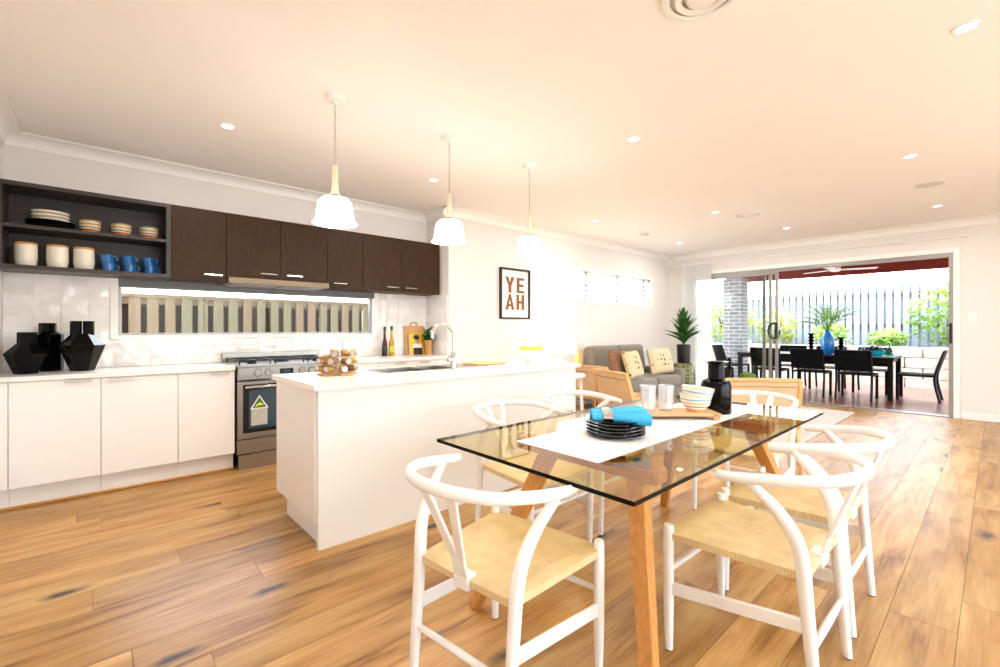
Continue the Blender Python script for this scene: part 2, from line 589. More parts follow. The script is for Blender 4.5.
    L(km.outputs[0], km2.inputs[0])
    mx = N('ShaderNodeMix'); mx.data_type = 'RGBA'
    L(km2.outputs[0], mx.inputs[0]); L(hv.outputs[0], mx.inputs[6]); mx.inputs[7].default_value = hexc('#3a2210')
    L(mx.outputs[2], b.inputs['Base Color'])
    b.inputs['Roughness'].default_value = .34
    b.inputs['Specular IOR Level'].default_value = .45
    bp = N('ShaderNodeBump'); bp.inputs['Strength'].default_value = .12; bp.inputs['Distance'].default_value = .004
    L(g.outputs[0], bp.inputs['Height']); L(bp.outputs[0], b.inputs['Normal'])
    return m
M['plank'] = plank_material()
M['joint'] = pm('floor_joint', '#7a4e28', .8, var=.1)

def tile_material():
    m, t, b = newmat('glossy_white_tile')
    N = t.nodes.new; L = t.links.new
    geo = N('ShaderNodeNewGeometry')
    nz = N('ShaderNodeTexNoise'); nz.inputs['Scale'].default_value = 13; nz.inputs['Detail'].default_value = 0
    L(geo.outputs['Position'], nz.inputs['Vector'])
    bp = N('ShaderNodeBump'); bp.inputs['Strength'].default_value = .55; bp.inputs['Distance'].default_value = .02
    L(nz.outputs[0], bp.inputs['Height']); L(bp.outputs[0], b.inputs['Normal'])
    oi = N('ShaderNodeObjectInfo')
    r = N('ShaderNodeValToRGB')
    r.color_ramp.elements[0].color = hexc('#e9e5e1'); r.color_ramp.elements[1].color = hexc('#f6f4f2')
    L(oi.outputs['Random'], r.inputs[0]); L(r.outputs[0], b.inputs['Base Color'])
    b.inputs['Roughness'].default_value = .07
    return m
M['tile'] = tile_material()
M['grout'] = pm('grout', '#ebe7e3', .8, var=.03)

def cord_material():
    """paper-cord seat: cords run square to each rail inside the four triangles"""
    m, t, b = newmat('paper_cord')
    N = t.nodes.new; L = t.links.new
    tc = N('ShaderNodeTexCoord')
    sp = N('ShaderNodeSeparateXYZ'); L(tc.outputs['Object'], sp.inputs[0])
    def math_(op, a, v=None, bsock=None):
        n = N('ShaderNodeMath'); n.operation = op
        L(a, n.inputs[0])
        if bsock is not None: L(bsock, n.inputs[1])
        elif v is not None: n.inputs[1].default_value = v
        return n.outputs[0]
    ax = math_('DIVIDE', math_('ABSOLUTE', sp.outputs[0]), .25)
    ay = math_('DIVIDE', math_('ABSOLUTE', sp.outputs[1]), .22)
    sel = math_('GREATER_THAN', ax, bsock=ay)
    mixc = N('ShaderNodeMix'); mixc.data_type = 'FLOAT'
    L(sel, mixc.inputs[0]); L(sp.outputs[0], mixc.inputs[2]); L(sp.outputs[1], mixc.inputs[3])
    s = math_('SINE', math_('MULTIPLY', mixc.outputs[0], 2*PI/.0085))
    mr = N('ShaderNodeMapRange'); mr.inputs[1].default_value = -1; mr.inputs[2].default_value = 1
    L(s, mr.inputs[0])
    nz = N('ShaderNodeTexNoise'); nz.inputs['Scale'].default_value = 14
    L(tc.outputs['Object'], nz.inputs['Vector'])
    r = N('ShaderNodeValToRGB')
    r.color_ramp.elements[0].color = hexc('#c9a468'); r.color_ramp.elements[1].color = hexc('#f7e3ba')
    ad = math_('ADD', math_('MULTIPLY', mr.outputs[0], .28), bsock=math_('MULTIPLY', nz.outputs[0], .7))
    L(ad, r.inputs[0]); L(r.outputs[0], b.inputs['Base Color'])
    bp = N('ShaderNodeBump'); bp.inputs['Strength'].default_value = .35; bp.inputs['Distance'].default_value = .003
    L(s, bp.inputs['Height']); L(bp.outputs[0], b.inputs['Normal'])
    b.inputs['Roughness'].default_value = .75
    return m
M['cord_seat'] = cord_material()

def weave_material(name, c1, c2, period=.02):
    m, t, b = newmat(name)
    N = t.nodes.new; L = t.links.new
    tc = N('ShaderNodeTexCoord')
    ck = N('ShaderNodeTexChecker'); ck.inputs['Scale'].default_value = 1/period
    ck.inputs[1].default_value = hexc(c1); ck.inputs[2].default_value = hexc(c2)
    L(tc.outputs['Object'], ck.inputs['Vector'])
    nz = N('ShaderNodeTexNoise'); nz.inputs['Scale'].default_value = 7
    L(tc.outputs['Object'], nz.inputs['Vector'])
    mx = N('ShaderNodeMix'); mx.data_type = 'RGBA'; mx.blend_type = 'MULTIPLY'; mx.inputs[0].default_value = .25
    L(ck.outputs[0], mx.inputs[6]); L(nz.outputs[0], mx.inputs[7])
    L(mx.outputs[2], b.inputs['Base Color'])
    bp = N('ShaderNodeBump'); bp.inputs['Strength'].default_value = .3; bp.inputs['Distance'].default_value = .004
    L(ck.outputs[1], bp.inputs['Height']); L(bp.outputs[0], b.inputs['Normal'])
    b.inputs['Roughness'].default_value = .6
    return m
M['cane'] = weave_material('woven_cane', '#f0d0a8', '#e4bd90', .016)

def stripe_material(name, bands, period):
    """glazed stoneware with painted horizontal bands (local height)"""
    m, t, b = newmat(name)
    N = t.nodes.new; L = t.links.new
    tc = N('ShaderNodeTexCoord')
    sp = N('ShaderNodeSeparateXYZ'); L(tc.outputs['Object'], sp.inputs[0])
    dv = N('ShaderNodeMath'); dv.operation = 'DIVIDE'; dv.inputs[1].default_value = period
    L(sp.outputs[2], dv.inputs[0])
    r = N('ShaderNodeValToRGB'); r.color_ramp.interpolation = 'CONSTANT'
    e = r.color_ramp.elements
    e[0].position = 0; e[0].color = hexc(bands[0][1])
    e[1].position = bands[1][0]; e[1].color = hexc(bands[1][1])
    for p, c in bands[2:]:
        k = e.new(p); k.color = hexc(c)
    L(dv.outputs[0], r.inputs[0]); L(r.outputs[0], b.inputs['Base Color'])
    b.inputs['Roughness'].default_value = .2
    return m
M['stripe'] = stripe_material('striped_glaze', [(0, '#e0b078'), (.14, '#f4efe8'), (.26, '#e2704a'), (.33, '#f4efe8'), (.46, '#e8bc74'), (.53, '#f4efe8'), (.66, '#86b4c4'), (.73, '#f4efe8'), (.86, '#ead9a0'), (.93, '#f4efe8')], .093)
M['stripe_dark'] = stripe_material('striped_glaze_shelf', [(0, '#d89a4e'), (.3, '#c2452a'), (.42, '#e6d9c2'), (.55, '#5f7f7c'), (.68, '#e6d9c2'), (.8, '#d8a860'), (.92, '#7c7f70')], .075)

def dots_material():
    m, t, b = newmat('dotted_fabric')
    N = t.nodes.new; L = t.links.new
    tc = N('ShaderNodeTexCoord')
    vo = N('ShaderNodeTexVoronoi'); vo.inputs['Scale'].default_value = 12; vo.inputs['Randomness'].default_value = .25
    L(tc.outputs['Object'], vo.inputs['Vector'])
    r = N('ShaderNodeValToRGB'); r.color_ramp.interpolation = 'CONSTANT'
    r.color_ramp.elements[0].color = hexc('#6b4632'); r.color_ramp.elements[1].position = .3
    r.color_ramp.elements[1].color = hexc('#d8c7a2')
    L(vo.outputs['Distance'], r.inputs[0]); L(r.outputs[0], b.inputs['Base Color'])
    b.inputs['Roughness'].default_value = .9
    return m
M['dots'] = dots_material()

def lattice_material():
    m, t, b = newmat('green_glaze')
    N = t.nodes.new; L = t.links.new
    tc = N('ShaderNodeTexCoord')
    vo = N('ShaderNodeTexVoronoi'); vo.feature = 'DISTANCE_TO_EDGE'; vo.inputs['Scale'].default_value = 14
    vo.inputs['Randomness'].default_value = .25
    L(tc.outputs['Object'], vo.inputs['Vector'])
    r = N('ShaderNodeValToRGB')
    r.color_ramp.elements[0].color = hexc('#8e8a55'); r.color_ramp.elements[1].position = .25
    r.color_ramp.elements[1].color = hexc('#3d4222')
    L(vo.outputs[0], r.inputs[0]); L(r.outputs[0], b.inputs['Base Color'])
    b.inputs['Roughness'].default_value = .3
    return m
M['lattice'] = lattice_material()

def brick_material():
    m, t, b = newmat('grey_brick')
    N = t.nodes.new; L = t.links.new
    tc = N('ShaderNodeTexCoord')
    sp = N('ShaderNodeSeparateXYZ'); L(tc.outputs['Object'], sp.inputs[0])
    sm = N('ShaderNodeMath'); sm.operation = 'ADD'; L(sp.outputs[0], sm.inputs[0]); L(sp.outputs[1], sm.inputs[1])
    mp = N('ShaderNodeCombineXYZ'); L(sm.outputs[0], mp.inputs[0]); L(sp.outputs[2], mp.inputs[1])
    br = N('ShaderNodeTexBrick')
    br.inputs['Color1'].default_value = hexc('#8d8a8c'); br.inputs['Color2'].default_value = hexc('#77767b')
    br.inputs['Mortar'].default_value = hexc('#c7c2bd')
    br.inputs['Scale'].default_value = 1; br.inputs['Brick Width'].default_value = .24
    br.inputs['Row Height'].default_value = .086; br.inputs['Mortar Size'].default_value = .008
    L(mp.outputs[0], br.inputs['Vector']); L(br.outputs[0], b.inputs['Base Color'])
    b.inputs['Roughness'].default_value = .85
    return m
M['brick'] = brick_material()

def sheer_material():
    m, t, b = newmat('sheer_curtain')
    t.nodes.remove(b)
    out = t.nodes['Material Output']
    d = t.nodes.new('ShaderNodeBsdfDiffuse'); d.inputs[0].default_value = (.98, .98, .98, 1)
    tl = t.nodes.new('ShaderNodeBsdfTranslucent'); tl.inputs[0].default_value = (.98, .98, .98, 1)
    tp = t.nodes.new('ShaderNodeBsdfTransparent')
    m1 = t.nodes.new('ShaderNodeMixShader'); m1.inputs[0].default_value = .5
    t.links.new(d.outputs[0], m1.inputs[1]); t.links.new(tl.outputs[0], m1.inputs[2])
    m2 = t.nodes.new('ShaderNodeMixShader'); m2.inputs[0].default_value = .2
    t.links.new(m1.outputs[0], m2.inputs[1]); t.links.new(tp.outputs[0], m2.inputs[2])
    t.links.new(m2.outputs[0], out.inputs[0])
    return m
M['sheer'] = sheer_material()

# ================================================================== ROOM SHELL
XL, XW = -.51, 8.73           # left wall, sliding-door wall
YK, YLV, YB = 5.0, 4.5, -2.8  # kitchen wall, living wall, wall behind the camera's right
XR = 3.22                     # return between kitchen recess and living wall
ZC = 2.7

floor = tag(MB().box(XL-.1, XW+.1, YB-.1, YK+.1, -.12, -.012).build('floor', M['joint']), kind='structure')
floor['label'] = 'wide oak plank floor'
PW = .21
me_plank = None
pb = MB().box(-.5, .5, -.5, .5, -.5, .5).build('plank', M['plank'])
me_plank = pb.data
bpy.data.objects.remove(pb)
rng = random.Random(11)
k0 = math.floor((YB-.105)/PW)
fixed = {(2.835): .34, (2.625): -.005, (2.415): .62}
y = .105 + k0*PW
while y < YK - .01:
    y0, y1 = max(y, YB), min(y+PW, YK)
    xend = XW-.02 if y0 < YLV-.05 else XR
    if y1 - y0 > .02:
        x = XL
        first = rng.uniform(.4, 2.1)
        for kf, vf in fixed.items():
            if abs(y-kf) < .01:
                first = vf - XL
        ln = first
        while x < xend-.01:
            x1 = min(x+ln, xend)
            if xend-x1 < .25: x1 = xend
            g = .0016
            inst(me_plank, 'plank', ((x+x1)/2, (y0+y1)/2, -.009), floor, (x1-x-g, y1-y0-g, .018))
            x = x1
            ln = rng.choice((1.9, 2.1, 2.2, 1.6, 1.2))
    y += PW

ceiling = tag(MB().box(XL-.1, XW+.25, YB-.1, YK+.9, ZC, ZC+.12).build('ceiling', M['ceil']), kind='structure')  # runs past the kitchen wall as an unseen eave added to shade the fence

# kitchen wall with window opening
WX0, WX1, WZ0, WZ1 = .13, 2.50, 1.165, 1.655
w = MB()
w.box(XL-.1, WX0, YK, YK+.12, 0, ZC); w.box(WX1, XR+.1, YK, YK+.12, 0, ZC)
w.box(WX0, WX1, YK, YK+.12, 0, WZ0); w.box(WX0, WX1, YK, YK+.12, WZ1, ZC)
wall_k = tag(w.build('wall_kitchen', [M['wall']]), kind='structure')
wall_l = tag(MB().box(XL-.12, XL, YB-.1, YK, 0, ZC).build('wall_left', M['wall']), kind='structure')
# living wall (with return) and its high window
VX0, VX1, VZ0, VZ1 = 5.24, 8.02, 1.69, 2.17
w = MB()
w.box(XR, XR+.1, YLV+.12, YK, 0, ZC)
w.box(XR, VX0, YLV, YLV+.12, 0, ZC); w.box(VX1, XW+.1, YLV, YLV+.12, 0, ZC)
w.box(VX0, VX1, YLV, YLV+.12, 0, VZ0); w.box(VX0, VX1, YLV, YLV+.12, VZ1, ZC)
wall_v = tag(w.build('wall_living', M['wall']), kind='structure')
# sliding-door wall
DY0, DY1, DZ = .40, 4.10, 2.27
w = MB()
w.box(XW, XW+.1, YB-.1, DY0, 0, ZC); w.box(XW, XW+.1, DY1, YLV, 0, ZC); w.box(XW, XW+.1, DY0, DY1, DZ, ZC)
wall_d = tag(w.build('wall_far', M['wall']), kind='structure')
# wall out of view to the right of the camera, with a wide window added to let daylight in
w = MB()
RX0, RX1, RZ0, RZ1 = .6, 6.2, .15, 2.25
w.box(XL, RX0, YB-.1, YB, 0, ZC); w.box(RX1, XW, YB-.1, YB, 0, ZC)
w.box(RX0, RX1, YB-.1, YB, 0, RZ0); w.box(RX0, RX1, YB-.1, YB, RZ1, ZC)
wall_r = tag(w.build('wall_right', M['wall']), kind='structure')
win3 = thing('added_window', None, None, kind='structure')
m = MB()
for xx in (RX0+.03, RX0+1.4, RX0+2.8, RX0+4.2, RX1-.03):
    m.box(xx-.03, xx+.03, YB-.08, YB-.02, RZ0, RZ1)
m.box(RX0, RX1, YB-.08, YB-.02, RZ0, RZ0+.05); m.box(RX0, RX1, YB-.08, YB-.02, RZ1-.05, RZ1)
m.build('window_frame', M['alu'], win3)
for i in range(4):
    MB().box(RX0+.06+1.4*i, RX0+1.37+1.4*i, YB-.053, YB-.047, RZ0+.05, RZ1-.05).build('pane', M['glass'], win3)

# tiles on the splashback
tw, th = .158, .0834
me_tile = MB().box(-.5, .5, -.5, .5, -.5, .5, bev=.03).build('tile', M['tile'])
mt = me_tile.data
bpy.data.objects.remove(me_tile)
grt = MB()
for (a, b_, c, d) in ((XL, WX0-.03, .9, 1.645), (WX1+.03, XR, .9, 1.645), (WX0-.03, WX1+.03, .9, WZ0-.03)):
    grt.box(a, b_, YK-.004, YK, c, d)
grt.box(XR-.004, XR, YLV+.02, YK, .9, 1.645)
grt.build('grout_bed', M['grout'], wall_k)
rt = random.Random(4)
for r_ in range(9):
    z0 = .9 + r_*th; z1 = min(z0+th, 1.648)
    x = XL
    while x < XR-.01:
        x1 = min(x+tw, XR)
        segs = [(x, x1, z0, z1)]
        if z1 > WZ0-.03 + .005:
            a, b_ = WX0-.03, WX1+.03
            if x >= a and x1 <= b_:
                segs = [(x, x1, z0, WZ0-.03)] if z0 < WZ0-.05 else []
            elif x < a < x1: segs = [(x, a, z0, z1)] + ([(a, x1, z0, WZ0-.03)] if z0 < WZ0-.05 else [])
            elif x < b_ < x1: segs = [(b_, x1, z0, z1)] + ([(x, b_, z0, WZ0-.03)] if z0 < WZ0-.05 else [])
        for (a, b_, c, d) in segs:
            if b_-a > .012 and d-c > .012:
                inst(mt, 'tile', ((a+b_)/2, YK-.0065, (c+d)/2), wall_k, (b_-a-.003, .007, d-c-.003), (rt.uniform(-.006, .006), 0, rt.uniform(-.004, .004)))
        x = x1
    yy = YK-.012
    while yy > YLV+.03:
        y1 = max(yy-tw, YLV+.02)
        inst(mt, 'tile', (XR-.0065, (yy+y1)/2, (z0+z1)/2), wall_v, (.007, yy-y1-.003, z1-z0-.003), (0, 0, rt.uniform(-.004, .004)))
        yy = y1

# cornices
def cornice(name, p0, p1, nrm, s=.095):
    p0 = Vector(p0); p1 = Vector(p1); n = Vector(nrm)
    prof = [(0, 0), (s, 0), (s, -.012)]
    for i in range(7):
        t = PI/2*i/6
        prof.append((s-.008-(s-.022)*math.sin(t), -.014-(s-.026)*(1-math.cos(t))))
    prof += [(.012, -s), (0, -s)]
    k = len(prof)
    m = MB()
    vs = []
    for p in (p0, p1):
        for a, z in prof:
            vs.append(Vector((p.x+n.x*a, p.y+n.y*a, ZC+z)))
    fs = [tuple(range(k)), tuple(range(k, 2*k))[::-1]] + [(i, (i+1) % k, k+(i+1) % k, k+i) for i in range(k)]
    m._add(vs, fs)
    return tag(m.build(name, M['trim']), kind='structure')
cornice('trim_1', (XL, YK, 0), (XR, YK, 0), (0, -1, 0))
cornice('trim_2', (XR, YK, 0), (XR, YLV-.095, 0), (-1, 0, 0))
cornice('trim_3', (XR-.095, YLV, 0), (XW, YLV, 0), (0, -1, 0))
cornice('trim_4', (XW, YLV, 0), (XW, YB, 0), (-1, 0, 0))
cornice('trim_5', (XL, YB, 0), (XL, YK, 0), (1, 0, 0))
cornice('trim_6', (XL, YB, 0), (XW, YB, 0), (0, 1, 0))

def skirting(name, x0, x1, y0, y1):
    return tag(MB().box(x0, x1, y0, y1, 0, .095, bev=.004).build(name, M['trim']), kind='structure')
skirting('baseboard_far', XW-.014, XW, YB, DY0-.08)
skirting('baseboard_living', XR+.0, XW-.02, YLV-.014, YLV)
skirting('baseboard_corner', XW-.014, XW, DY1+.08, YLV-.02)
skirting('baseboard_left', XL, XL+.014, YB, 4.35)
skirting('baseboard_right', XL+.02, XW-.02, YB, YB+.014)

# ---- window_1: long splashback window
win1 = thing('window_1', 'long low splashback window above the kitchen worktop', None, kind='structure')
m = MB()
fx = .035
m.box(WX0-.03, WX0+fx-.015, YK-.02, YK+.1, WZ0-.03, WZ1)
m.box(WX1-fx+.015, WX1+.03, YK-.02, YK+.1, WZ0-.03, WZ1)
m.box(WX0+fx-.015, WX1-fx+.015, YK-.02, YK+.1, WZ0-.03, WZ0-.002)
m.build('window_lining', M['trim'], win1)
m = MB()
m.box(WX0+.02, WX0+.045, YK+.05, YK+.09, WZ0, WZ1); m.box(WX1-.045, WX1-.02, YK+.05, YK+.09, WZ0, WZ1)
m.box(WX0+.045, WX1-.045, YK+.05, YK+.09, WZ0, WZ0+.02); m.box(WX0+.045, WX1-.045, YK+.05, YK+.09, WZ1-.075, WZ1)
m.build('window_frame', M['alu'], win1)
MB().box(WX0+.02, WX1-.02, YK-.015, YK+.05, WZ1-.07, WZ1).build('window_head', M['alu_dark'], win1)
MB().box(WX0+.045, WX1-.045, YK+.067, YK+.073, WZ0+.02, WZ1-.075).build('pane', M['glass'], win1)

# ---- window_2: high window above the sofa
win2 = thing('window_2', 'high narrow window above the sofa', None, kind='structure')
m = MB()
for (a, b_, c, d) in ((VX0-.05, VX0, VZ0-.05, VZ1+.05), (VX1, VX1+.05, VZ0-.05, VZ1+.05), (VX0, VX1, VZ1, VZ1+.05), (VX0, VX1, VZ0-.05, VZ0)):
    m.box(a, b_, YLV-.018, YLV, c, d)
m.build('architrave', M['trim'], win2)
m = MB()
for xx, ww in ((VX0+.02, .02), (6.02, .03), (6.92, .03), (7.83, .025), (VX1-.02, .02)):
    m.box(xx-ww, xx+ww, YLV+.05, YLV+.09, VZ0, VZ1)
m.box(VX0, VX1, YLV+.05, YLV+.09, VZ0, VZ0+.03); m.box(VX0, VX1, YLV+.05, YLV+.09, VZ1-.03, VZ1)
m.build('window_frame', M['trim'], win2)
for a, b_ in ((VX0+.04, 5.99), (6.05, 6.89), (6.95, 7.805), (7.855, VX1-.04)):
    MB().box(a, b_, YLV+.067, YLV+.072, VZ0+.03, VZ1-.03).build('pane', M['glass'], win2)
for xx in (6.02, 6.92, 7.80):
    for i in range(5):
        zz = VZ0+.07+i*.085
        MB().box(xx-.036, xx+.036, YLV+.03, YLV+.05, zz, zz+.03).build('louvre_clip', M['alu'], win2)

# ---- door_1: sliding glass door
door = thing('door_1', 'wide sliding glass door standing open to the deck', None, kind='structure')
m = MB()
m.box(XW-.02, XW, DY0-.065, DY0, 0, DZ+.065, bev=.004); m.box(XW-.02, XW, DY1, DY1+.065, 0, DZ+.065, bev=.004)
m.box(XW-.02, XW, DY0, DY1, DZ, DZ+.065, bev=.004)
m.build('architrave', M['trim'], door)
m = MB()
m.box(XW-.01, XW+.13, DY0, DY0+.045, 0, DZ); m.box(XW-.01, XW+.13, DY1-.045, DY1, 0, DZ)
m.box(XW-.01, XW+.13, DY0+.045, DY1-.045, DZ-.05, DZ)
m.build('door_frame', M['alu'], door)
MB().box(XW-.02, XW+.14, DY0+.045, DY1-.045, -.01, .012).build('door_track', M['alu'], door)
for i, (ya, yb) in enumerate(((2.53, 4.04), (2.64, 4.045), (2.75, 4.05))):
    xx = XW+.012+.038*i
    leafp = MB()
    leafp.box(xx, xx+.03, ya, ya+.045, .015, DZ-.05); leafp.box(xx, xx+.03, yb-.055, yb, .015, DZ-.05)
    leafp.box(xx, xx+.03, ya+.055, yb-.055, .015, .09); leafp.box(xx, xx+.03, ya+.055, yb-.055, DZ-.1, DZ-.05)
    lf = leafp.build('door_leaf', M['alu'], door)
    MB().box(xx+.013, xx+.017, ya+.055, yb-.055, .09, DZ-.1).build('pane', M['glass'], lf)
    if i == 0:
        h = MB()
        h.tube([(xx-.012, ya+.04, 1.06), (xx-.03, ya+.10, 1.08), (xx-.035, ya+.14, 1.19), (xx-.03, ya+.10, 1.30), (xx-.012, ya+.04, 1.32)], .017, n=8, smooth=4)
        h.box(xx-.008, xx, ya+.005, ya+.055, 1.05, 1.33, bev=.003)
        h.build('door_handle', M['black_matt'], lf)
MB().box(XW-.014, XW-.002, DY0+.012, DY0+.04, 1.02, 1.30, bev=.003).build('latch_plate', M['black_matt'], door)

# ================================================================== OUTSIDE
ground = tag(MB().box(-6, 24, -9, 14, -.3, -.14).build('ground', M['ground']), kind='structure')
deck = tag(MB().box(XW+.1, 12.6, -3.5, 7.5, -.14, -.005).build('patio_deck', M['deck']), kind='structure')
roof = thing('patio_roof', None, None, kind='structure')
MB().box(XW+.25, 12.3, -3.5, 4.72, 2.66, 2.74).build('roof_lining', M['merbau'], roof)
MB().box(12.16, 12.3, -3.5, 4.72, 2.40, 2.66).build('beam', M['merbau'], roof)
MB().box(XW+.13, XW+.25, -3.5, 4.72, 2.45, 2.74).build('wall_beam', M['merbau'], roof)
bp_ = thing('brick_pillar', 'square grey brick pillar holding up the patio roof beyond the glass door', 'pillar', (11.3, 4.16, -.005))
MB().box(-.2, .2, -.2, .2, 0, 2.405).build('shaft', M['brick'], bp_)
MB().box(-.23, .23, -.23, .23, 0, .09, bev=.01).build('plinth', M['sand'], bp_)

# fence seen through the splashback window
fence_k = thing('paling_fence', 'timber paling fence right outside the kitchen splashback window', 'fence', (0, 6.1, -.14))
me_pal = {}
for k in ('paling_a', 'paling_b', 'paling_c', 'paling_d', 'fence_grey'):
    o = MB().box(-.5, .5, -.5, .5, 0, 1).build('paling', M[k]); me_pal[k] = o.data; bpy.data.objects.remove(o)
rp = random.Random(2)
FT = 1.585+.14
for i in range(36):
    x = -.9 + i*.152
    inst(me_pal[rp.choice(('paling_a', 'paling_a', 'paling_b'))], 'paling', (x, 0, .03), fence_k, (.094+rp.uniform(-.006, .006), .018, FT-.03-.03))
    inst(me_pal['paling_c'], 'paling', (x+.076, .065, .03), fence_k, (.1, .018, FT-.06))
for z in (.3, .95, FT-.10):
    MB().box(-1, 4.6, .01, .056, z, z+.07).build('rail', M['fence_rail'], fence_k)
MB().box(-1, 4.6, -.02, .07, FT-.03, FT+.01).build('capping', M['fence_rail'], fence_k)

# garden fence behind the deck
fence_g = thing('garden_fence', 'tall weathered paling fence at the back of the garden beyond the deck', 'fence', (15.2, 0, -.14))
for i in range(66):
    yy = -1.6 + i*.165
    hgt = 2.62 if yy < 4.4 else 2.35
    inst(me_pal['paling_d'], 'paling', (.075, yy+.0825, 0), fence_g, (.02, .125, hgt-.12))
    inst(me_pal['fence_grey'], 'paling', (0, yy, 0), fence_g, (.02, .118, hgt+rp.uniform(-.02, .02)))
for z in (.5, 1.4, 2.2):
    MB().box(.012, .06, -1.7, 9.3, z, z+.09).build('rail', M['fence_rail'], fence_g)
# retaining wall of stone sleepers
ret = thing('retaining_wall', 'low pale stone retaining wall in front of the garden fence', 'retaining wall', (13.7, 0, -.14))
me_sl = MB().box(-.5, .5, -.5, .5, -.5, .5, bev=.04).build('stone_block', M['sand'])
msl = me_sl.data; bpy.data.objects.remove(me_sl)
for r_ in range(4):
    for j in range(10):
        yy = -1.2 + j*.92 + (.0 if r_ % 2 else .3)
        inst(msl, 'stone_block', (0, yy, .13+r_*.235), ret, (.2, .9, .225))
for yy in (.55, 2.6, 4.7):
    inst(msl, 'post', (-.12, yy, .53), ret, (.16, .2, 1.06))
tag(MB().box(13.82, 15.15, -2, 9.5, -.14, .75).build('garden_bed', M['soil']), kind='structure')

def shrub(name, label, loc, rx, ry, rz, n, mat, seed, group=None, size=.09, stems=5):
    r = random.Random(seed)
    t = thing(name, label, 'tree' if 'tree' in name else 'shrub', loc, 0, group)
    m = MB()
    for i in range(stems):
        a = r.uniform(0, 2*PI)
        m.tube([(0.02*math.cos(a), .02*math.sin(a), 0), (rx*.3*math.cos(a), ry*.3*math.sin(a), rz*.8), (rx*.5*math.cos(a), ry*.5*math.sin(a), rz*1.5)], [.018, .012, .005], n=5, smooth=2)
    m.build('stem', M['paling_c'], t)
    m = MB()
    for i in range(n):
        u = r.uniform(-1, 1); a = r.uniform(0, 2*PI); q = r.uniform(.35, 1)**.5
        s_ = math.sqrt(1-u*u)
        p = (rx*q*s_*math.cos(a), ry*q*s_*math.sin(a), rz*(1+u*q))
        m.leaf(p, r.uniform(0, 2*PI), r.uniform(-.5, 1.2), size*r.uniform(.7, 1.4), size*.55, .6, n=3)
    f = m.build('foliage', mat, t)
    f['kind'] = 'stuff'
    return t
shrub('garden_shrub', 'low leafy shrub spilling over the retaining wall behind the teal bowl', (14.25, 2.9, .75), .45, .42, .3, 320, M['pale_leaf'], 1, size=.13)
shrub('garden_shrub', 'low leafy shrub on the retaining wall right of the green bottle', (14.3, 1.8, .75), .45, .36, .22, 320, M['pale_leaf'], 2, size=.13)
shrub('garden_shrub', 'light green shrub behind the tall blue vase', (14.4, 4.2, .75), .5, .55, .5, 380, M['yellow_leaf'], 3, size=.15)
shrub('garden_shrub', 'tall yellow green shrub behind the open edge of the glass door', (14.35, 5.5, .75), .6, .75, .75, 420, M['yellow_leaf'], 4, size=.17)
shrub('garden_tree', 'overhanging leafy branch above the garden fence at the right', (14.62, .75, .75), .4, .75, .78, 420, M['pale_leaf'], 5, size=.16)
shrub('garden_tree', 'large yellow green tree rising behind the garden fence behind the vase', (16.4, 3.3, -.14), .7, 1.6, 1.75, 620, M['yellow_leaf'], 6, size=.17)
shrub('garden_shrub', 'bright green bush between the brick pillar and the curtain', (12.6, 6.0, -.14), .6, .8, 1.15, 520, M['pale_leaf'], 7, size=.17)
shrub('garden_shrub', 'sunlit bush in the gap right of the brick pillar', (14.35, 7.3, .75), .6, .9, .9, 420, M['pale_leaf'], 8, size=.17)

# ceiling fan on the patio
fan = thing('ceiling_fan', 'white ceiling fan with three blades under the patio roof', 'ceiling fan', (11.0, 2.17, 2.66))
MB().lathe([(0, 0), (.07, 0), (.06, -.05), (.014, -.06), (.014, -.20), (.09, -.21), (.1, -.26), (.07, -.29), (0, -.3)], 20).build('motor', M['fan_white'], fan)
for i in range(3):
    a = math.radians(-62) + i*2*PI/3
    d = Vector((math.cos(a), math.sin(a), 0))
    MB().bar(d*.08+Vector((0, 0, -.255)), d*.68+Vector((0, 0, -.245)), .09, .014, up=(.0, .18, 1), w2=.14).build('blade', M['fan_white'], fan)

# outdoor dining set
ot = thing('outdoor_table', 'long black metal outdoor dining table on the deck', 'table', (10.55, 2.42, -.005))
MB().box(-.5, .5, -1.25, 1.25, .70, .74, bev=.004).build('table_top', M['out_black'], ot)
MB().box(-.46, .46, -1.2, 1.2, .64, .70).build('apron', M['out_black'], ot)
for sx in (-1, 1):
    for sy in (-1, 1):
        MB().box(sx*.46-.035, sx*.46+.035, sy*1.2-.035, sy*1.2+.035, 0, .70).build('leg', M['out_black'], ot)

def outdoor_chair(label, loc, rz):
    t = thing('outdoor_chair', label, 'chair', loc, rz, 'black outdoor chairs around the deck table')
    m = MB().box(-.24, .24, -.22, .24, .43, .455, bev=.004); m.build('seat', M['out_sling'], t)
    m = MB()
    m.bar((0, -.255, .50), (0, -.355, .86), .49, .03, up=(0, 1, .3)); m.build('backrest', M['out_sling'], t)
    for s in (-1, 1):
        MB().bar((s*.245, .23, 0), (s*.245, .23, .45), .038, .038, up=(0, 1, 0)).build('leg', M['out_black'], t)
        MB().tube([(s*.245, -.30, 0), (s*.245, -.24, .3), (s*.245, -.25, .5), (s*.245, -.35, .85)], .02, n=6, smooth=3).build('leg', M['out_black'], t)
        MB().bar((s*.245, .24, .43), (s*.245, -.25, .43), .03, .03).build('side_rail', M['out_black'], t)
    return t
oc = outdoor_chair('black outdoor chair on the near side of the deck table, nearest the right jamb', (9.98, 1.66, -.005), -PI/2)
def ocopy(label, x, y, rz): return copy_tree(oc, (x, y, -.005), rz, label)
ocopy('middle black outdoor chair on the near side of the deck table', 9.98, 2.33, -PI/2)
ocopy('black outdoor chair on the near side of the deck table half behind the door stile', 9.98, 3.02, -PI/2)
ocopy('black outdoor chair at the right end of the deck table', 10.6, .93, 0)
ocopy('outdoor chair at the left end of the deck table seen through the door glass', 10.6, 3.95, PI)
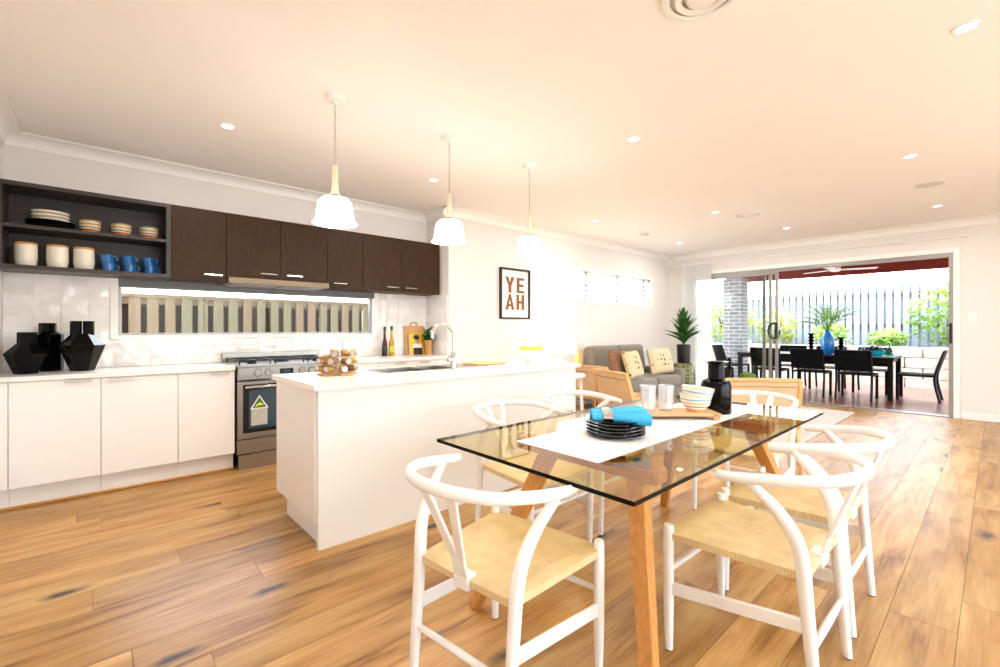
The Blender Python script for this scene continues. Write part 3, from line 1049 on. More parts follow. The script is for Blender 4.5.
ocopy('black outdoor chair on the far side of the deck table behind the teal bowl', 11.12, 1.62, PI/2)
ocopy('black outdoor chair on the far side of the deck table behind the blue vase', 11.12, 2.33, PI/2)
ocopy('black outdoor chair on the far side of the deck table near the brick pillar', 11.12, 3.02, PI/2)

ZT = .735
bv = thing('blue_vase', 'tall cobalt blue bottle vase holding palm fronds on the deck table', 'vase', (10.55, 2.2, ZT))
MB().lathe([(0, 0), (.075, 0), (.1, .03), (.11, .2), (.1, .33), (.055, .40), (.04, .44), (.05, .455), (.035, .455), (.03, .42), (.0, .40)], 24).build('body', M['blue_vase'], bv)
fr = thing('palm_fronds', 'spray of green palm fronds standing in the blue vase', 'foliage', (10.55, 2.2, ZT+.43))
rr = random.Random(5)
for i in range(22):
    az = 2*PI*i/22 + rr.uniform(-.2, .2); el = rr.uniform(.75, 1.45); L = rr.uniform(.55, .8)
    m = MB()
    p = Vector((0, 0, 0)); e = el; pts = []
    for k in range(9):
        pts.append(p.copy())
        p = p + (Vector((math.cos(az), math.sin(az), 0))*math.cos(e)+Vector((0, 0, math.sin(e))))*L/8
        e -= .13
    m.tube(pts, [.006]*8+[.002], n=4)
    for k in range(3, 9):
        for s in (-1, 1):
            m.leaf(pts[k], az+s*.75, el-.13*k+.25, .17-.01*k, .022, .5, n=3)
    m.build('frond', M['palm_leaf'], fr)
def candle(label, x, y, h):
    t = thing('candle_holder', label, 'candle holder', (x, y, ZT), 0, 'black turned candle holders on the deck table')
    prof = [(0, 0), (.065, 0), (.065, .02), (.035, .05)]
    k = 5
    for i in range(k):
        z = .05+(h-.1)*i/k
        prof += [(.06, z+(h-.1)/k*.45), (.03, z+(h-.1)/k)]
    prof += [(.06, h), (0, h)]
    MB().lathe(prof, 18).build('turned_stem', M['black_cer'], t)
candle('taller black turned candle holder left of the blue vase', 10.55, 2.47, .40)
candle('shorter black turned candle holder right of the blue vase', 10.55, 1.99, .33)
tb = thing('fruit_bowl', 'shallow teal bowl of dark fruit on the deck table', 'bowl', (10.55, 1.52, ZT))
MB().lathe([(0, 0), (.13, 0), (.19, .10), (.18, .10), (.12, .015), (0, .015)], 24).build('bowl', M['teal'], tb)
for i, (dx, dy, dz) in enumerate(((0, 0, .13), (.08, .05, .11), (-.07, .06, .11), (.03, -.09, .11), (-.06, -.06, .12), (.11, -.03, .11), (0, .11, .11))):
    tag(place(MB().lathe([(0, -.06), (.036, -.05), (.06, 0), (.041, .046), (.01, .058), (0, .052)], 12).build('dark_fruit', M['fruit_dark']), (10.55+dx, 1.52+dy, ZT+dz)), 'round dark fruit piled in the teal bowl', 'fruit', 'dark fruit in the teal bowl')
gb = thing('glass_bottle', 'pale green glass bottle at the right end of the deck table', 'bottle', (10.55, 1.29, ZT))
MB().lathe([(0, 0), (.06, 0), (.065, .02), (.06, .1), (.02, .16), (.02, .24), (.026, .245), (.016, .245), (.014, .16), (.05, .1), (.05, .015), (0, .012)], 18).build('body', M['green_glass'], gb)
ag = thing('dark_tray', 'flat black tray with place mats on the deck table', 'tray', (10.45, 1.78, ZT))
MB().box(-.12, .12, -.16, .16, 0, .02, bev=.006).build('tray', M['black_cer'], ag)
MB().box(-.12, .12, -.16, -.15, .02, .035).build('rim', M['black_cer'], ag)
MB().box(-.12, .12, .15, .16, .02, .035).build('rim', M['black_cer'], ag)

# ================================================================== KITCHEN
YF = 4.40     # door faces
def handle_bar(x0, x1, y, z, parent, mat='handle'):
    m = MB()
    m.box(x0, x1, y-.032, y-.022, z-.006, z+.006, bev=.002)
    for xx in (x0+.012, x1-.02):
        m.box(xx, xx+.008, y-.023, y, z-.005, z+.005)
    m.build('handle', M[mat], parent)

def base_cabinet(label, x0, x1, hx=None):
    t = thing('base_cabinet', label, 'cabinet', (0, 0, 0), 0, 'white base cabinets along the kitchen wall')
    MB().box(x0+.001, x1-.001, YF+.022, YK-.02, .15, .865).build('carcass', M['white_lam'], t)
    MB().box(x0+.001, x1-.001, YF+.07, YF+.09, 0, .15).build('kickboard', M['kick'], t)
    d = MB().box(x0+.0018, x1-.0018, YF, YF+.02, .152, .862, bev=.0015).build('door', M['white_lam'], t)
    if hx: handle_bar(hx[0], hx[1], YF, .847, d)
    return t
base_cabinet('narrow white base cabinet at the far left edge against the wall', XL+.002, -.425)
base_cabinet('white base cabinet below the black faceted vases', -.425, .036, (-.158, -.012))
base_cabinet('white base cabinet in the middle of the three wide doors', .036, .498, (.081, .218))
base_cabinet('white base cabinet next to the left side of the cooker', .498, .899, (.716, .854))
base_cabinet('white base cabinet right of the cooker behind the spice rack', 1.812, 2.24, (1.84, 1.98))
base_cabinet('white base cabinet behind the sink, left of its neighbour in the corner', 2.24, 2.70, (2.42, 2.56))
base_cabinet('white base cabinet in the right corner of the kitchen recess', 2.70, XR-.002, (2.73, 2.87))
for a, b_, lab in ((XL+.002, .899, 'pale stone worktop left of the cooker carrying black vases'), (1.812, XR-.01, 'pale stone worktop right of the cooker carrying bottles and a chopping board')):
    tag(MB().box(a, b_, YF-.025, YK-.012, .866, .90, bev=.003).build('worktop', M['stone_top']), lab, 'worktop')
q = MB(); q.box(XL+.002, .899, YF+.052, YF+.07, 0, .018, bev=.005)
tag(q.build('trim_7', M['quad']), kind='structure')

# cooker
ck = thing('cooker', 'stainless steel freestanding gas cooker with wide oven door', 'cooker', (.903, 4.375, 0))
CW = .905
MB().box(.012, CW-.012, .03, .6, .12, .86).build('body', M['black_matt'], ck)
MB().box(.02, CW-.005, .0, .02, .0, .125, bev=.002).build('kick_panel', M['steel'], ck)
MB().box(.008, CW-.005, .0, .03, .135, .255, bev=.003).build('storage_drawer', M['steel'], ck)
MB().box(.008, CW-.005, -.02, .03, .775, .885, bev=.004).build('control_panel', M['steel'], ck)
MB().box(.0, CW, -.022, .6, .885, .905, bev=.004).build('hob', M['steel'], ck)
MB().box(.0, CW, .575, .605, .905, .99, bev=.004).build('back_guard', M['steel'], ck)
od = MB().box(.008, CW-.005, -.008, .025, .265, .765, bev=.003).build('oven_door', M['steel'], ck)
MB().box(.05, CW-.05, -.012, -.008, .315, .735).build('glass_surround', M['black_gloss'], od)
MB().box(.095, CW-.095, -.0145, -.012, .35, .685).build('oven_window', M['oven_glass'], od)
h = MB(); h.box(.06, CW-.06, -.05, -.034, .705, .727, bev=.006)
for xx in (.09, CW-.11): h.box(xx, xx+.02, -.036, -.008, .708, .724)
h.build('handle', M['chrome'], od)
for xx in (.165, .25, .54, .625, .71, .80):
    k = MB().lathe([(0, -.03), (.017, -.03), (.02, -.026), (.022, 0), (.028, 0), (.028, .006), (0, .006)], 18, M=Matrix.Rotation(-PI/2, 3, 'X').to_4x4())
    o = k.build('knob', M['chrome'], ck); o.location = (xx, -.026, .835)
    o.rotation_euler = (PI, 0, 0)
    rg = MB().lathe([(.024, 0), (.032, 0), (.032, .004), (.024, .004)], 18, M=Matrix.Rotation(PI/2, 3, 'X').to_4x4()).build('bezel', M['black_matt'], ck)
    rg.location = (xx, -.02, .835)
dp = MB().box(.345, .46, -.024, -.02, .815, .862).build('display', M['display'], ck)
MB().box(.375, .43, -.0255, -.024, .83, .85).build('digits', M['display_lit'], dp)
# burners and trivets
for i, (bx, by, br) in enumerate(((.16, .17, .04), (.16, .42, .05), (.45, .30, .065), (.74, .17, .04), (.74, .42, .05))):
    b_ = MB().lathe([(0, 0), (br, 0), (br, .012), (br*.8, .018), (br*.8, .026), (0, .028)], 18).build('burner', M['iron'], ck)
    b_.location = (bx, by, .905)
for cx in (.16, .45, .74):
    m = MB()
    for yy in (.05, .17, .30, .42, .54):
        m.bar((cx-.125, yy, .94), (cx+.125, yy, .94), .009, .012)
    for xx in (-.125, 0, .125):
        m.bar((cx+xx, .05, .94), (cx+xx, .54, .94), .009, .012)
    for xx in (-.125, .125):
        for yy in (.05, .54):
            m.bar((cx+xx, yy, .905), (cx+xx, yy, .94), .01, .01, up=(0, 1, 0))
    m.build('trivet', M['iron'], ck)
# hang-tag label on the oven window
st = thing('oven_label', 'green triangle hang tag label stuck on the oven door glass', 'label', (.903+.112, 4.375-.0155, .375))
MB().prism([(0, 0), (.13, 0), (.13, .17), (.065, .17), (0, .17)], 0, .0012, M=Matrix.Rotation(PI/2, 4, 'X')).build('tag_sheet', M['sticker_grey'], st)
MB().prism([(-.008, .145), (.138, .145), (.065, .265)], .0012, .002, M=Matrix.Rotation(PI/2, 4, 'X')).build('white_border', M['paper'], st)
MB().prism([(.008, .153), (.122, .153), (.065, .247)], .002, .0027, M=Matrix.Rotation(PI/2, 4, 'X')).build('green_triangle', M['sticker_green'], st)
MB().prism([(.03, .16), (.06, .175), (.09, .172), (.1, .185), (.078, .19), (.07, .205), (.055, .188), (.04, .182)], .0027, .0034, M=Matrix.Rotation(PI/2, 4, 'X')).build('yellow_emblem', M['sticker_yellow'], st)

# upper cabinets
UB, UT, UF = 1.648, 2.268, 4.65
def upper_cabinet(label, x0, x1, doors, zb=UB):
    t = thing('wall_cabinet', label, 'cabinet', (0, 0, 0), 0, 'dark timber wall cabinets above the window')
    MB().box(x0+.001, x1-.001, UF+.022, YK-.002, zb+.002, UT-.002).build('carcass', M['wenge'], t)
    for (a, b_, h0, h1) in doors:
        d = MB().box(a+.0018, b_-.0018, UF, UF+.02, zb, UT, bev=.0015).build('door', M['wenge'], t)
        handle_bar(h0, h1, UF, zb+.05, d, 'chrome')
    return t
upper_cabinet('single dark wall cabinet right of the open crockery shelf', .478, .883, [(.478, .883, .705, .848)])
upper_cabinet('pair of dark wall cabinet doors above the range hood', .883, 1.792, [(.883, 1.338, 1.157, 1.306), (1.338, 1.792, 1.388, 1.538)], 1.69)
upper_cabinet('narrow dark wall cabinet between hood cabinets and the end pair', 1.792, 2.181, [(1.792, 2.181, 1.85, 1.99)])
upper_cabinet('pair of dark wall cabinet doors at the right end of the run', 2.181, XR-.03, [(2.181, 2.66, 2.46, 2.61), (2.66, XR-.03, 2.70, 2.85)])
# open shelf unit
sh = thing('open_shelf_unit', 'open dark timber shelf unit holding plates, bowls, canisters and mugs', 'shelf unit', (0, 0, 0))
SX0, SX1 = XL+.003, .477
MB().box(SX0, SX0+.03, UF, YK-.01, UB, UT).build('side_panel', M['wenge_in'], sh)
MB().box(SX1-.03, SX1, UF, YK-.01, UB, UT).build('side_panel', M['wenge_in'], sh)
MB().box(SX0+.03, SX1-.03, UF, YK-.01, UT-.03, UT).build('top_panel', M['wenge_in'], sh)
MB().box(SX0+.03, SX1-.03, UF, YK-.01, UB, UB+.03).build('bottom_panel', M['wenge_in'], sh)
MB().box(SX0+.03, SX1-.03, UF+.012, YK-.01, 1.945, 1.97).build('shelf', M['wenge_in'], sh)
MB().box(SX0+.03, SX1-.03, YK-.022, YK-.012, UB+.03, UT-.03).build('back_panel', M['wenge_in'], sh)
# range hood
hd = thing('range_hood', 'slim stainless range hood under the wall cabinets', 'range hood', (0, 0, 0))
MB().box(.887, 1.788, UF-.06, YK-.03, 1.633, 1.688, bev=.003).build('body', M['hood_steel'], hd)
MB().box(.93, 1.32, UF-.02, YK-.06, 1.628, 1.633).build('filter', M['alu'], hd)
MB().box(1.36, 1.75, UF-.02, YK-.06, 1.628, 1.633).build('filter', M['alu'], hd)

# crockery on the shelves
def lathe_thing(name, label, cat, loc, prof, mat, n=24, group=None, part=None):
    o = MB().lathe(prof, n).build(name, M[mat])
    o.location = loc
    return tag(o, label, cat, group)
Z1, Z2 = UB+.03, 1.97
def plate_prof(r, h=.02):
    return [(0, 0), (r*.55, 0), (r*.62, .004), (r, h*.8), (r, h), (r*.97, h), (r*.6, .009), (0, .007)]
YS = 4.80
for i in range(3):
    lathe_thing('dinner_plate', 'black plate in the stack under cream bowls on the top shelf', 'plate', (-.245, YS, Z2+i*.017), plate_prof(.137, .022), 'black_cer', 28, 'black plates on the top shelf')
for i in range(3):
    b0 = [(0, 0), (.05, 0), (.058, .006), (.10, .018), (.107, .030), (.101, .030), (.06, .012), (0, .01)]
    lathe_thing('cream_bowl', 'shallow cream bowl stacked on the black plates, top shelf', 'bowl', (-.245, YS, Z2+.046+i*.027), b0, 'cream_cer', 28, 'cream bowls stacked on the top shelf')
def sbowl(name, label, loc, mat, group, s=1.):
    p = [(0, 0), (.035, 0), (.037, .008), (.058, .03), (.066, .075), (.062, .075), (.053, .032), (.03, .014), (0, .012)]
    return lathe_thing(name, label, 'bowl', loc, [(r*s, z*s) for r, z in p], mat, 24, group)
for x, nm in ((-.025, 'left'), (.163, 'middle'), (.342, 'right')):
    for i in range(2):
        sbowl('striped_bowl', '%s striped bowl of the %s stack on the top shelf' % (('lower', 'upper')[i], nm), (x, YS, Z2+i*.026), 'stripe_dark', 'striped bowls on the top shelf', 1.02)
for x, nm in ((-.375, 'leftmost'), (-.208, 'middle'), (-.06, 'rightmost')):
    t = thing('canister', '%s of the three cream canisters with tan rims on the lower shelf' % nm, 'canister', (x, YS, Z1), 0, 'cream canisters on the lower shelf')
    MB().lathe([(0, 0), (.05, 0), (.056, .008), (.063, .06), (.062, .158), (.059, .17), (.054, .17), (.055, .02), (0, .015)], 28).build('body', M['cream_cer'], t)
    MB().lathe([(.0615, .161), (.0625, .170), (.060, .177), (.054, .177), (.054, .17)], 28).build('rim', M['rim_orange'], t)
    MB().lathe([(0, .170), (.053, .170), (.053, .1745), (0, .1745)], 24).build('lid', M['cream_cer'], t)
def mug(label, loc, rz, tilt=0.):
    t = thing('mug', label, 'mug', loc, rz, 'blue mugs on the lower shelf')
    if tilt: t.rotation_euler = (0, tilt, rz)
    MB().lathe([(0, 0), (.032, 0), (.038, .006), (.043, .07), (.040, .07), (.034, .008), (0, .008)], 22).build('cup', M['blue_cer'], t)
    MB().tube([(.038, 0, .056), (.062, 0, .054), (.066, 0, .036), (.055, 0, .02), (.036, 0, .018)], .0055, n=8, smooth=4).build('handle', M['blue_cer'], t)
    return t
for x, nm in ((.085, 'left'), (.215, 'middle'), (.348, 'right')):
    mug('lower blue mug of the %s pair on the lower shelf' % nm, (x, YS, Z1), -.35)
    mug('upper blue mug balanced on the %s pair, lower shelf' % nm, (x-.004, YS, Z1+.066), -.35, -.18)

# black faceted vases on the worktop
def faceted(name, label, loc, prof, rz, n=6, neck=True):
    o = MB().lathe(prof, n).build(name, M['black_cer'], smooth=False)
    place(o, loc, rz)
    o.scale = (1, 1, 1.26)
    return tag(o, label, 'vase', 'black vases on the left worktop')
faceted('faceted_vase', 'squat black faceted vase in front at the far left of the worktop', (-.36, 4.66, .90), [(0, 0), (.065, 0), (.118, .115), (.05, .175), (.05, .235), (.04, .235), (.04, .18), (0, .17)], .3, 8)
faceted('tall_black_vase', 'taller black vase with straight sides behind the squat faceted one', (-.265, 4.875, .90), [(0, 0), (.085, 0), (.09, .02), (.09, .22), (.05, .24), (.05, .29), (.042, .29), (.042, .23), (0, .22)], .2, 8)
vz = thing('twin_neck_vase', 'black diamond shaped vase with a split neck right of the other two', 'vase', (-.068, 4.72, .90), 0, 'black vases on the left worktop')
MB().lathe([(0, 0), (.07, 0), (.135, .155), (.062, .225), (0, .225)], 6).build('body', M['black_cer'], vz, smooth=False)
for s in (-1, 1):
    MB().lathe([(0, .215), (.034, .215), (.034, .30), (.027, .30), (.027, .23), (0, .23)], 8, c=(s*.036, 0, 0)).build('neck', M['black_cer'], vz, smooth=False)
vz.scale = (1, 1, 1.27)

# bottles, chopping board, cookbook, herb pot on the right worktop
def bottle(label, loc, mat, h):
    t = thing('oil_bottle', label, 'bottle', loc, 0, 'tall bottles on the right worktop')
    MB().lathe([(0, 0), (.032, 0), (.035, .01), (.030, h*.42), (.016, h*.58), (.013, h*.86), (0, h*.86)], 16).build('glass_body', M[mat], t)
    MB().lathe([(0, h*.85), (.016, h*.85), (.016, h*.98), (.013, h), (0, h)], 12).build('cap', M['black_gloss'], t)
    MB().lathe([(.0335, h*.12), (.0345, h*.12), (.0325, h*.34), (.0315, h*.34)], 16).build('paper_label', M['label_yel'] if mat == 'bottle_yel' else M['black_matt'], t)
bottle('tall dark red vinegar bottle on the right worktop', (2.55, 4.86, .90), 'bottle_red', .35)
bottle('tall golden oil bottle on the right worktop', (2.63, 4.84, .90), 'bottle_yel', .355)
cb = thing('chopping_board', 'upright pale timber chopping board leaning on the tiles', 'chopping board', (3.02, 4.925, .90))
Mx = Matrix.Rotation(-.12, 4, 'X')
m = MB(); m.box(-.15, .15, -.009, .009, 0, .36, bev=.006, M=Mx)
m.build('board', M['board_wood'], cb)
MB().tube([(-.05, .0, .36), (-.04, .0, .40), (.04, .0, .40), (.05, .0, .36)], .008, n=6, smooth=3).build('grip', M['board_wood'], cb)
for o in cb.children:
    if o.name.startswith('grip'):
        o.rotation_euler = (-.12, 0, 0)
mg = thing('cookbook', 'yellow cookbook with a portrait cover leaning on the chopping board', 'book', (3.0, 4.862, .90))
m = MB(); m.box(-.105, .105, -.008, .008, 0, .265, M=Mx); m.build('book_block', M['paper'], mg)
def flat(poly, mat, name, d0, d1):
    R_ = Mx @ Matrix.Rotation(PI/2, 4, 'X')
    return MB().prism(poly, d0, d1, M=R_).build(name, M[mat], mg)
def ell(cx, cy, rx, ry, n=14):
    return [(cx+rx*math.cos(2*PI*i/n), cy+ry*math.sin(2*PI*i/n)) for i in range(n)]
flat([(-.105, 0), (.105, 0), (.105, .265), (-.105, .265)], 'mag_yellow', 'cover', .008, .009)
flat([(-.06, .0), (.07, .0), (.065, .085), (-.055, .085)], 'hair_print', 'printed_apron', .009, .0095)
flat([(-.08, .085), (.085, .085), (.05, .14), (-.04, .14)], 'cream_cer', 'printed_shirt', .009, .0095)
flat(ell(.015, .175, .034, .045), 'skin_print', 'printed_face', .0095, .01)
flat(ell(-.005, .215, .042, .032), 'hair_print', 'printed_hair', .01, .0105)
hp = thing('herb_pot', 'small tan pot of green herbs beside the cookbook', 'plant', (3.11, 4.78, .90))
MB().lathe([(0, 0), (.032, 0), (.042, .15), (.037, .15), (.03, .12), (0, .12)], 18).build('pot', M['pot_tan'], hp)
m = MB(); r = random.Random(9)
for i in range(60):
    a = r.uniform(0, 2*PI)
    m.leaf((r.uniform(-.03, .03), r.uniform(-.03, .03), .13+r.uniform(0, .13)), a, r.uniform(-.1, 1.1), .06, .035, .8, n=3)
f = m.build('foliage', M['green_leaf'], hp); f['kind'] = 'stuff'
hp.scale = (1.2, 1.2, 1.2)

# ---------------------------------------------------------------- island
isl = thing('island_bench', 'white kitchen island bench with recessed kickboard at its end', 'island', (0, 0, 0))
IX0, IX1, IY0, IY1 = .90, 3.155, 2.495, 3.215
MB().box(IX0+.01, IX1, IY0, IY0+.025, 0, .884, bev=.0015).build('front_panel', M['white_lam'], isl)
MB().box(IX0, IX0+.02, IY0+.026, IY1, .15, .884, bev=.0015).build('end_panel', M['white_lam'], isl)
MB().box(IX1-.02, IX1, IY0+.026, IY1, .0, .884, bev=.0015).build('end_panel', M['white_lam'], isl)
cab_y = IY1
MB().box(IX0+.021, IX1-.021, IY0+.03, IY0+.10, .15, .884).build('inner_panel', M['white_lam'], isl)
MB().box(IX0+.045, IX1-.021, IY0+.026, IY1-.07, .0, .149).build('kickboard', M['kick'], isl)
nb = 4
for i in range(nb):
    a = IX0+.022+(IX1-IX0-.044)*i/nb; b_ = IX0+.022+(IX1-IX0-.044)*(i+1)/nb
    d = MB().box(a+.0015, b_-.0015, IY1-.02, IY1, .152, .86, bev=.0015).build('door', M['white_lam'], isl)
    hb = MB().box((a+b_)/2-.07, (a+b_)/2+.07, IY1+.022, IY1+.032, .82, .832, bev=.002)
    for xx in (-.06, .05): hb.box((a+b_)/2+xx, (a+b_)/2+xx+.01, IY1, IY1+.024, .822, .83)
    hb.build('handle', M['handle'], d)
MB().box(IX0+.021, IX1-.021, IY0+.03, IY1-.022, .15, .165).build('floor_panel', M['white_lam'], isl)
# top with sink cut-out
SKX0, SKX1, SKY0, SKY1 = 1.50, 2.10, 2.80, 3.14
m = MB(); TX0, TX1, TY0, TY1 = .877, 3.178, 2.458, 3.242
m.box(TX0, SKX0, TY0, TY1, .885, .915); m.box(SKX1, TX1, TY0, TY1, .885, .915)
m.box(SKX0, SKX1, TY0, SKY0, .885, .915); m.box(SKX0, SKX1, SKY1, TY1, .885, .915)
bmesh.ops.remove_doubles(m.bm, verts=m.bm.verts[:], dist=1e-5)
tag(m.build('island_worktop', M['stone_top']), 'pale stone worktop slab covering the whole island', 'worktop')
sk = thing('kitchen_sink', 'stainless double bowl sink set into the island top', 'sink', (0, 0, 0))
def bowl_(x0, x1):
    m = MB()
    y0, y1, zb, zt, t = SKY0+.015, SKY1-.015, .75, .917, .004
    m.box(x0, x1, y0, y1, zb, zb+t); m.box(x0, x0+t, y0, y1, zb, zt); m.box(x1-t, x1, y0, y1, zb, zt)
    m.box(x0, x1, y0, y0+t, zb, zt); m.box(x0, x1, y1-t, y1, zb, zt)
    o = m.build('basin', M['steel'], sk)
    MB().lathe([(0, 0), (.04, 0), (.04, .004), (.03, .006), (0, .004)], 16, c=((x0+x1)/2, (y0+y1)/2, zb+t)).build('waste', M['chrome'], o)
bowl_(SKX0+.012, SKX0+.35); bowl_(SKX0+.37, SKX1-.012)
m = MB()
m.box(SKX0-.012, SKX0+.012, SKY0-.01, SKY1+.01, .915, .919); m.box(SKX1-.012, SKX1+.3, SKY0-.01, SKY1+.01, .915, .919)
m.box(SKX0+.35, SKX0+.37, SKY0, SKY1, .912, .919); m.box(SKX0, SKX1, SKY0-.01, SKY0+.017, .915, .919); m.box(SKX0, SKX1, SKY1-.017, SKY1+.01, .915, .919)
m.build('rim', M['steel'], sk)
tp = thing('sink_tap', 'chrome gooseneck mixer tap beside the island sink', 'tap', (1.985, 2.715, .915))
MB().lathe([(0, 0), (.027, 0), (.027, .008), (.022, .012), (.022, .13), (.017, .14), (0, .14)], 20).build('tap_body', M['chrome'], tp)
MB().tube([(0, 0, .13), (0, 0, .26), (-.01, .01, .30), (-.05, .05, .335), (-.09, .09, .325), (-.11, .11, .29), (-.112, .112, .235)], .0125, n=10, smooth=5).build('spout', M['chrome'], tp)
MB().tube([(-.02, -.0, .075), (-.045, .005, .08)], .017, n=10).build('lever_hub', M['chrome'], tp)
MB().tube([(-.04, .0, .08), (-.05, .0, .15)], [.008, .006], n=8).build('lever', M['chrome'], tp)

# timber tray-board and fruit bowl on the island
wb = thing('serving_board', 'flat pale timber board lying on the island right of the tap', 'board', (2.50, 2.97, .919), -.05)
MB().box(-.16, .16, -.11, .11, 0, .016, bev=.005).build('board', M['tray_wood'], wb)
MB().box(.16, .21, -.025, .025, .002, .014, bev=.004).build('grip', M['tray_wood'], wb)
fb = thing('white_bowl', 'round white bowl filled with yellow fruit on the island', 'bowl', (2.97, 2.86, .915))
MB().lathe([(0, 0), (.055, 0), (.06, .012), (.10, .04), (.132, .115), (.127, .115), (.095, .045), (.05, .02), (0, .018)], 32).build('bowl', M['white_paint'], fb)
for i, (dx, dy, dz) in enumerate(((0, 0, .085), (.06, .02, .11), (-.055, .03, .11), (.01, -.065, .11), (-.02, .07, .115), (.07, -.045, .115), (-.06, -.04, .112))):
    o = MB().lathe([(0, -.045), (.008, -.043), (.028, -.03), (.035, 0), (.028, .03), (.01, .042), (0, .046)], 14).build('lemon', M['lemon'])
    place(o, (2.97+dx, 2.86+dy, .915+dz), i, 1.2, .3*i)
    tag(o, 'yellow green fruit heaped in the white island bowl', 'fruit', 'fruit in the white island bowl')

# spice rack
sr = thing('spice_rack', 'wire carousel spice rack with loop handle on the island corner', 'spice rack', (1.205, 2.955, .915), .2)
bs = MB().box(-.12, .12, -.05, .05, 0, .016, bev=.004); bs.build('base_board', M['board_wood'], sr)
bs = MB().box(-.05, .05, -.12, -.052, 0, .016, bev=.004); bs.box(-.05, .05, .052, .12, 0, .016, bev=.004); bs.build('cross_board', M['board_wood'], sr)
MB().tube([(0, 0, .016), (0, 0, .18)], .004, n=6).build('spindle', M['wire'], sr)
MB().tube([(-.04, 0, .17), (-.042, 0, .21), (-.02, 0, .238), (.02, 0, .238), (.042, 0, .21), (.04, 0, .17)], .0028, n=6, smooth=5).build('loop_handle', M['wire'], sr)
rj = random.Random(3)
for tier in range(3):
    zc = .045+tier*.05
    m = MB()
    m.tube([(.095*math.cos(2*PI*i/20), .095*math.sin(2*PI*i/20), zc-.02) for i in range(20)], .0022, n=5, closed=True)
    m.tube([(.05*math.cos(2*PI*i/16), .05*math.sin(2*PI*i/16), zc-.02) for i in range(16)], .0022, n=5, closed=True)
    for i in range(4):
        a = i*PI/2
        m.bar((.005*math.cos(a), .005*math.sin(a), zc-.02), (.095*math.cos(a), .095*math.sin(a), zc-.02), .003, .003)
    m.build('wire_tier', M['wire'], sr)
    for i in range(7):
        a = 2*PI*i/7 + .2*tier + .2
        c = rj.choice(('spice', 'spice', 'spice2', 'spice3', 'spice', 'spice4'))
        t = thing('spice_jar', 'small glass spice jar lying in tier %s of the wire carousel' % ('one', 'two', 'three')[tier], 'jar', (1.205+.118*math.cos(a), 2.955+.118*math.sin(a), .915+zc), 0, 'spice jars in the carousel, tier %d' % (tier+1))
        t.rotation_euler = (0, -PI/2, a)
        MB().lathe([(0, 0), (.019, 0), (.021, .003), (.021, .052), (.016, .06), (0, .06)], 14).build('jar', M[c], t)
        MB().lathe([(0, -.014), (.0185, -.014), (.0185, -.0005), (0, -.0005)], 14).build('lid', M['handle'] if c != 'spice4' else M['white_paint'], t)

# ================================================================== PENDANTS, DOWNLIGHTS, CEILING FITTINGS
def pendant(label, x, y):
    t = thing('pendant_lamp', label, 'pendant lamp', (x, y, ZC), 0, 'pendant lamps over the island')
    MB().lathe([(0, 0), (.062, 0), (.062, -.018), (.055, -.03), (.012, -.034), (.008, -.05), (0, -.05)], 24).build('ceiling_rose', M['plastic'], t)
    MB().tube([(0, 0, -.04), (0, 0, -.45)], .0035, n=6).build('cord', M['cord'], t)
    MB().lathe([(0, -.44), (.017, -.44), (.0185, -.52), (.021, -.59), (.030, -.622), (.028, -.632), (0, -.632)], 18).build('timber_neck', M['wood_light'], t)
    MB().lathe([(0, -.628), (.034, -.628), (.034, -.641), (0, -.641)], 18).build('collar', M['brass'], t)
    MB().lathe([(.0, -.640), (.03, -.640), (.08, -.650), (.100, -.672), (.109, -.72), (.118, -.785), (.124, -.798), (.137, -.808), (.132, -.811), (.117, -.80), (.104, -.72), (.094, -.676), (.07, -.66), (0, -.650)], 32).build('glass_shade', M['shade'], t)
    ld = bpy.data.lights.new('pendant_light', 'POINT'); ld.energy = 9; ld.color = (1, .82, .6); ld.shadow_soft_size = .06
    lo = bpy.data.objects.new('bulb_light', ld); COL.objects.link(lo); lo.parent = t; lo.location = (0, 0, -.79)
    return t
pendant('nearest and leftmost pendant lamp with opal glass shade', 1.139, 2.83)
pendant('middle pendant lamp with opal glass shade over the sink', 2.03, 2.83)
pendant('farthest and rightmost pendant lamp with opal glass shade', 2.915, 2.83)

def downlight(label, x, y, w=1.):
    t = thing('downlight', label, 'downlight', (x, y, ZC), 0, 'recessed ceiling downlights')
    MB().lathe([(.038, 0), (.052, 0), (.050, -.007), (.040, -.006), (.036, -.001)], 24).build('trim_ring', M['plastic'], t)
    MB().lathe([(0, -.0015), (.037, -.0015), (.037, -.003), (0, -.004)], 20).build('lens', M['lens'], t)
    ld = bpy.data.lights.new('downlight_lamp', 'AREA'); ld.shape = 'DISK'; ld.size = .075; ld.energy = DOWNLIGHT_W*w; ld.color = (1, .975, .95)
    lo = bpy.data.objects.new('lamp_light', ld); COL.objects.link(lo); lo.parent = t; lo.location = (0, 0, -.012)
for x, y, lab in ((.72, 3.76, 'downlight above the kitchen worktop, left of the first pendant'), (2.50, 3.75, 'downlight between the first and second pendants'),
                  (5.09, 3.70, 'downlight above the high window'), (7.48, 3.66, 'downlight in the far corner near the curtain'),
                  (3.12, 1.90, 'downlight above the dining table beyond the third pendant'), (5.83, 2.39, 'downlight left of the oval vent'),
                  (7.52, 2.07, 'downlight above the open glass door'), (5.18, .50, 'downlight on the right side of the ceiling before the round speaker'),
                  (7.52, .48, 'downlight near the far wall above the door jamb'), (3.17, .10, 'nearest downlight at the upper right'),
                  (.72, 1.9, 'downlight just above the camera, out of view'), (.7, .1, 'downlight behind the camera, out of view'),
                  (3.17, -1.5, 'downlight at the unseen right side, near'), (5.2, -1.5, 'downlight at the unseen right side, middle'), (7.5, -1.5, 'downlight at the unseen right side, far'), (.7, -1.5, 'downlight at the unseen right side, by the left wall')):
    downlight(lab, x, y)
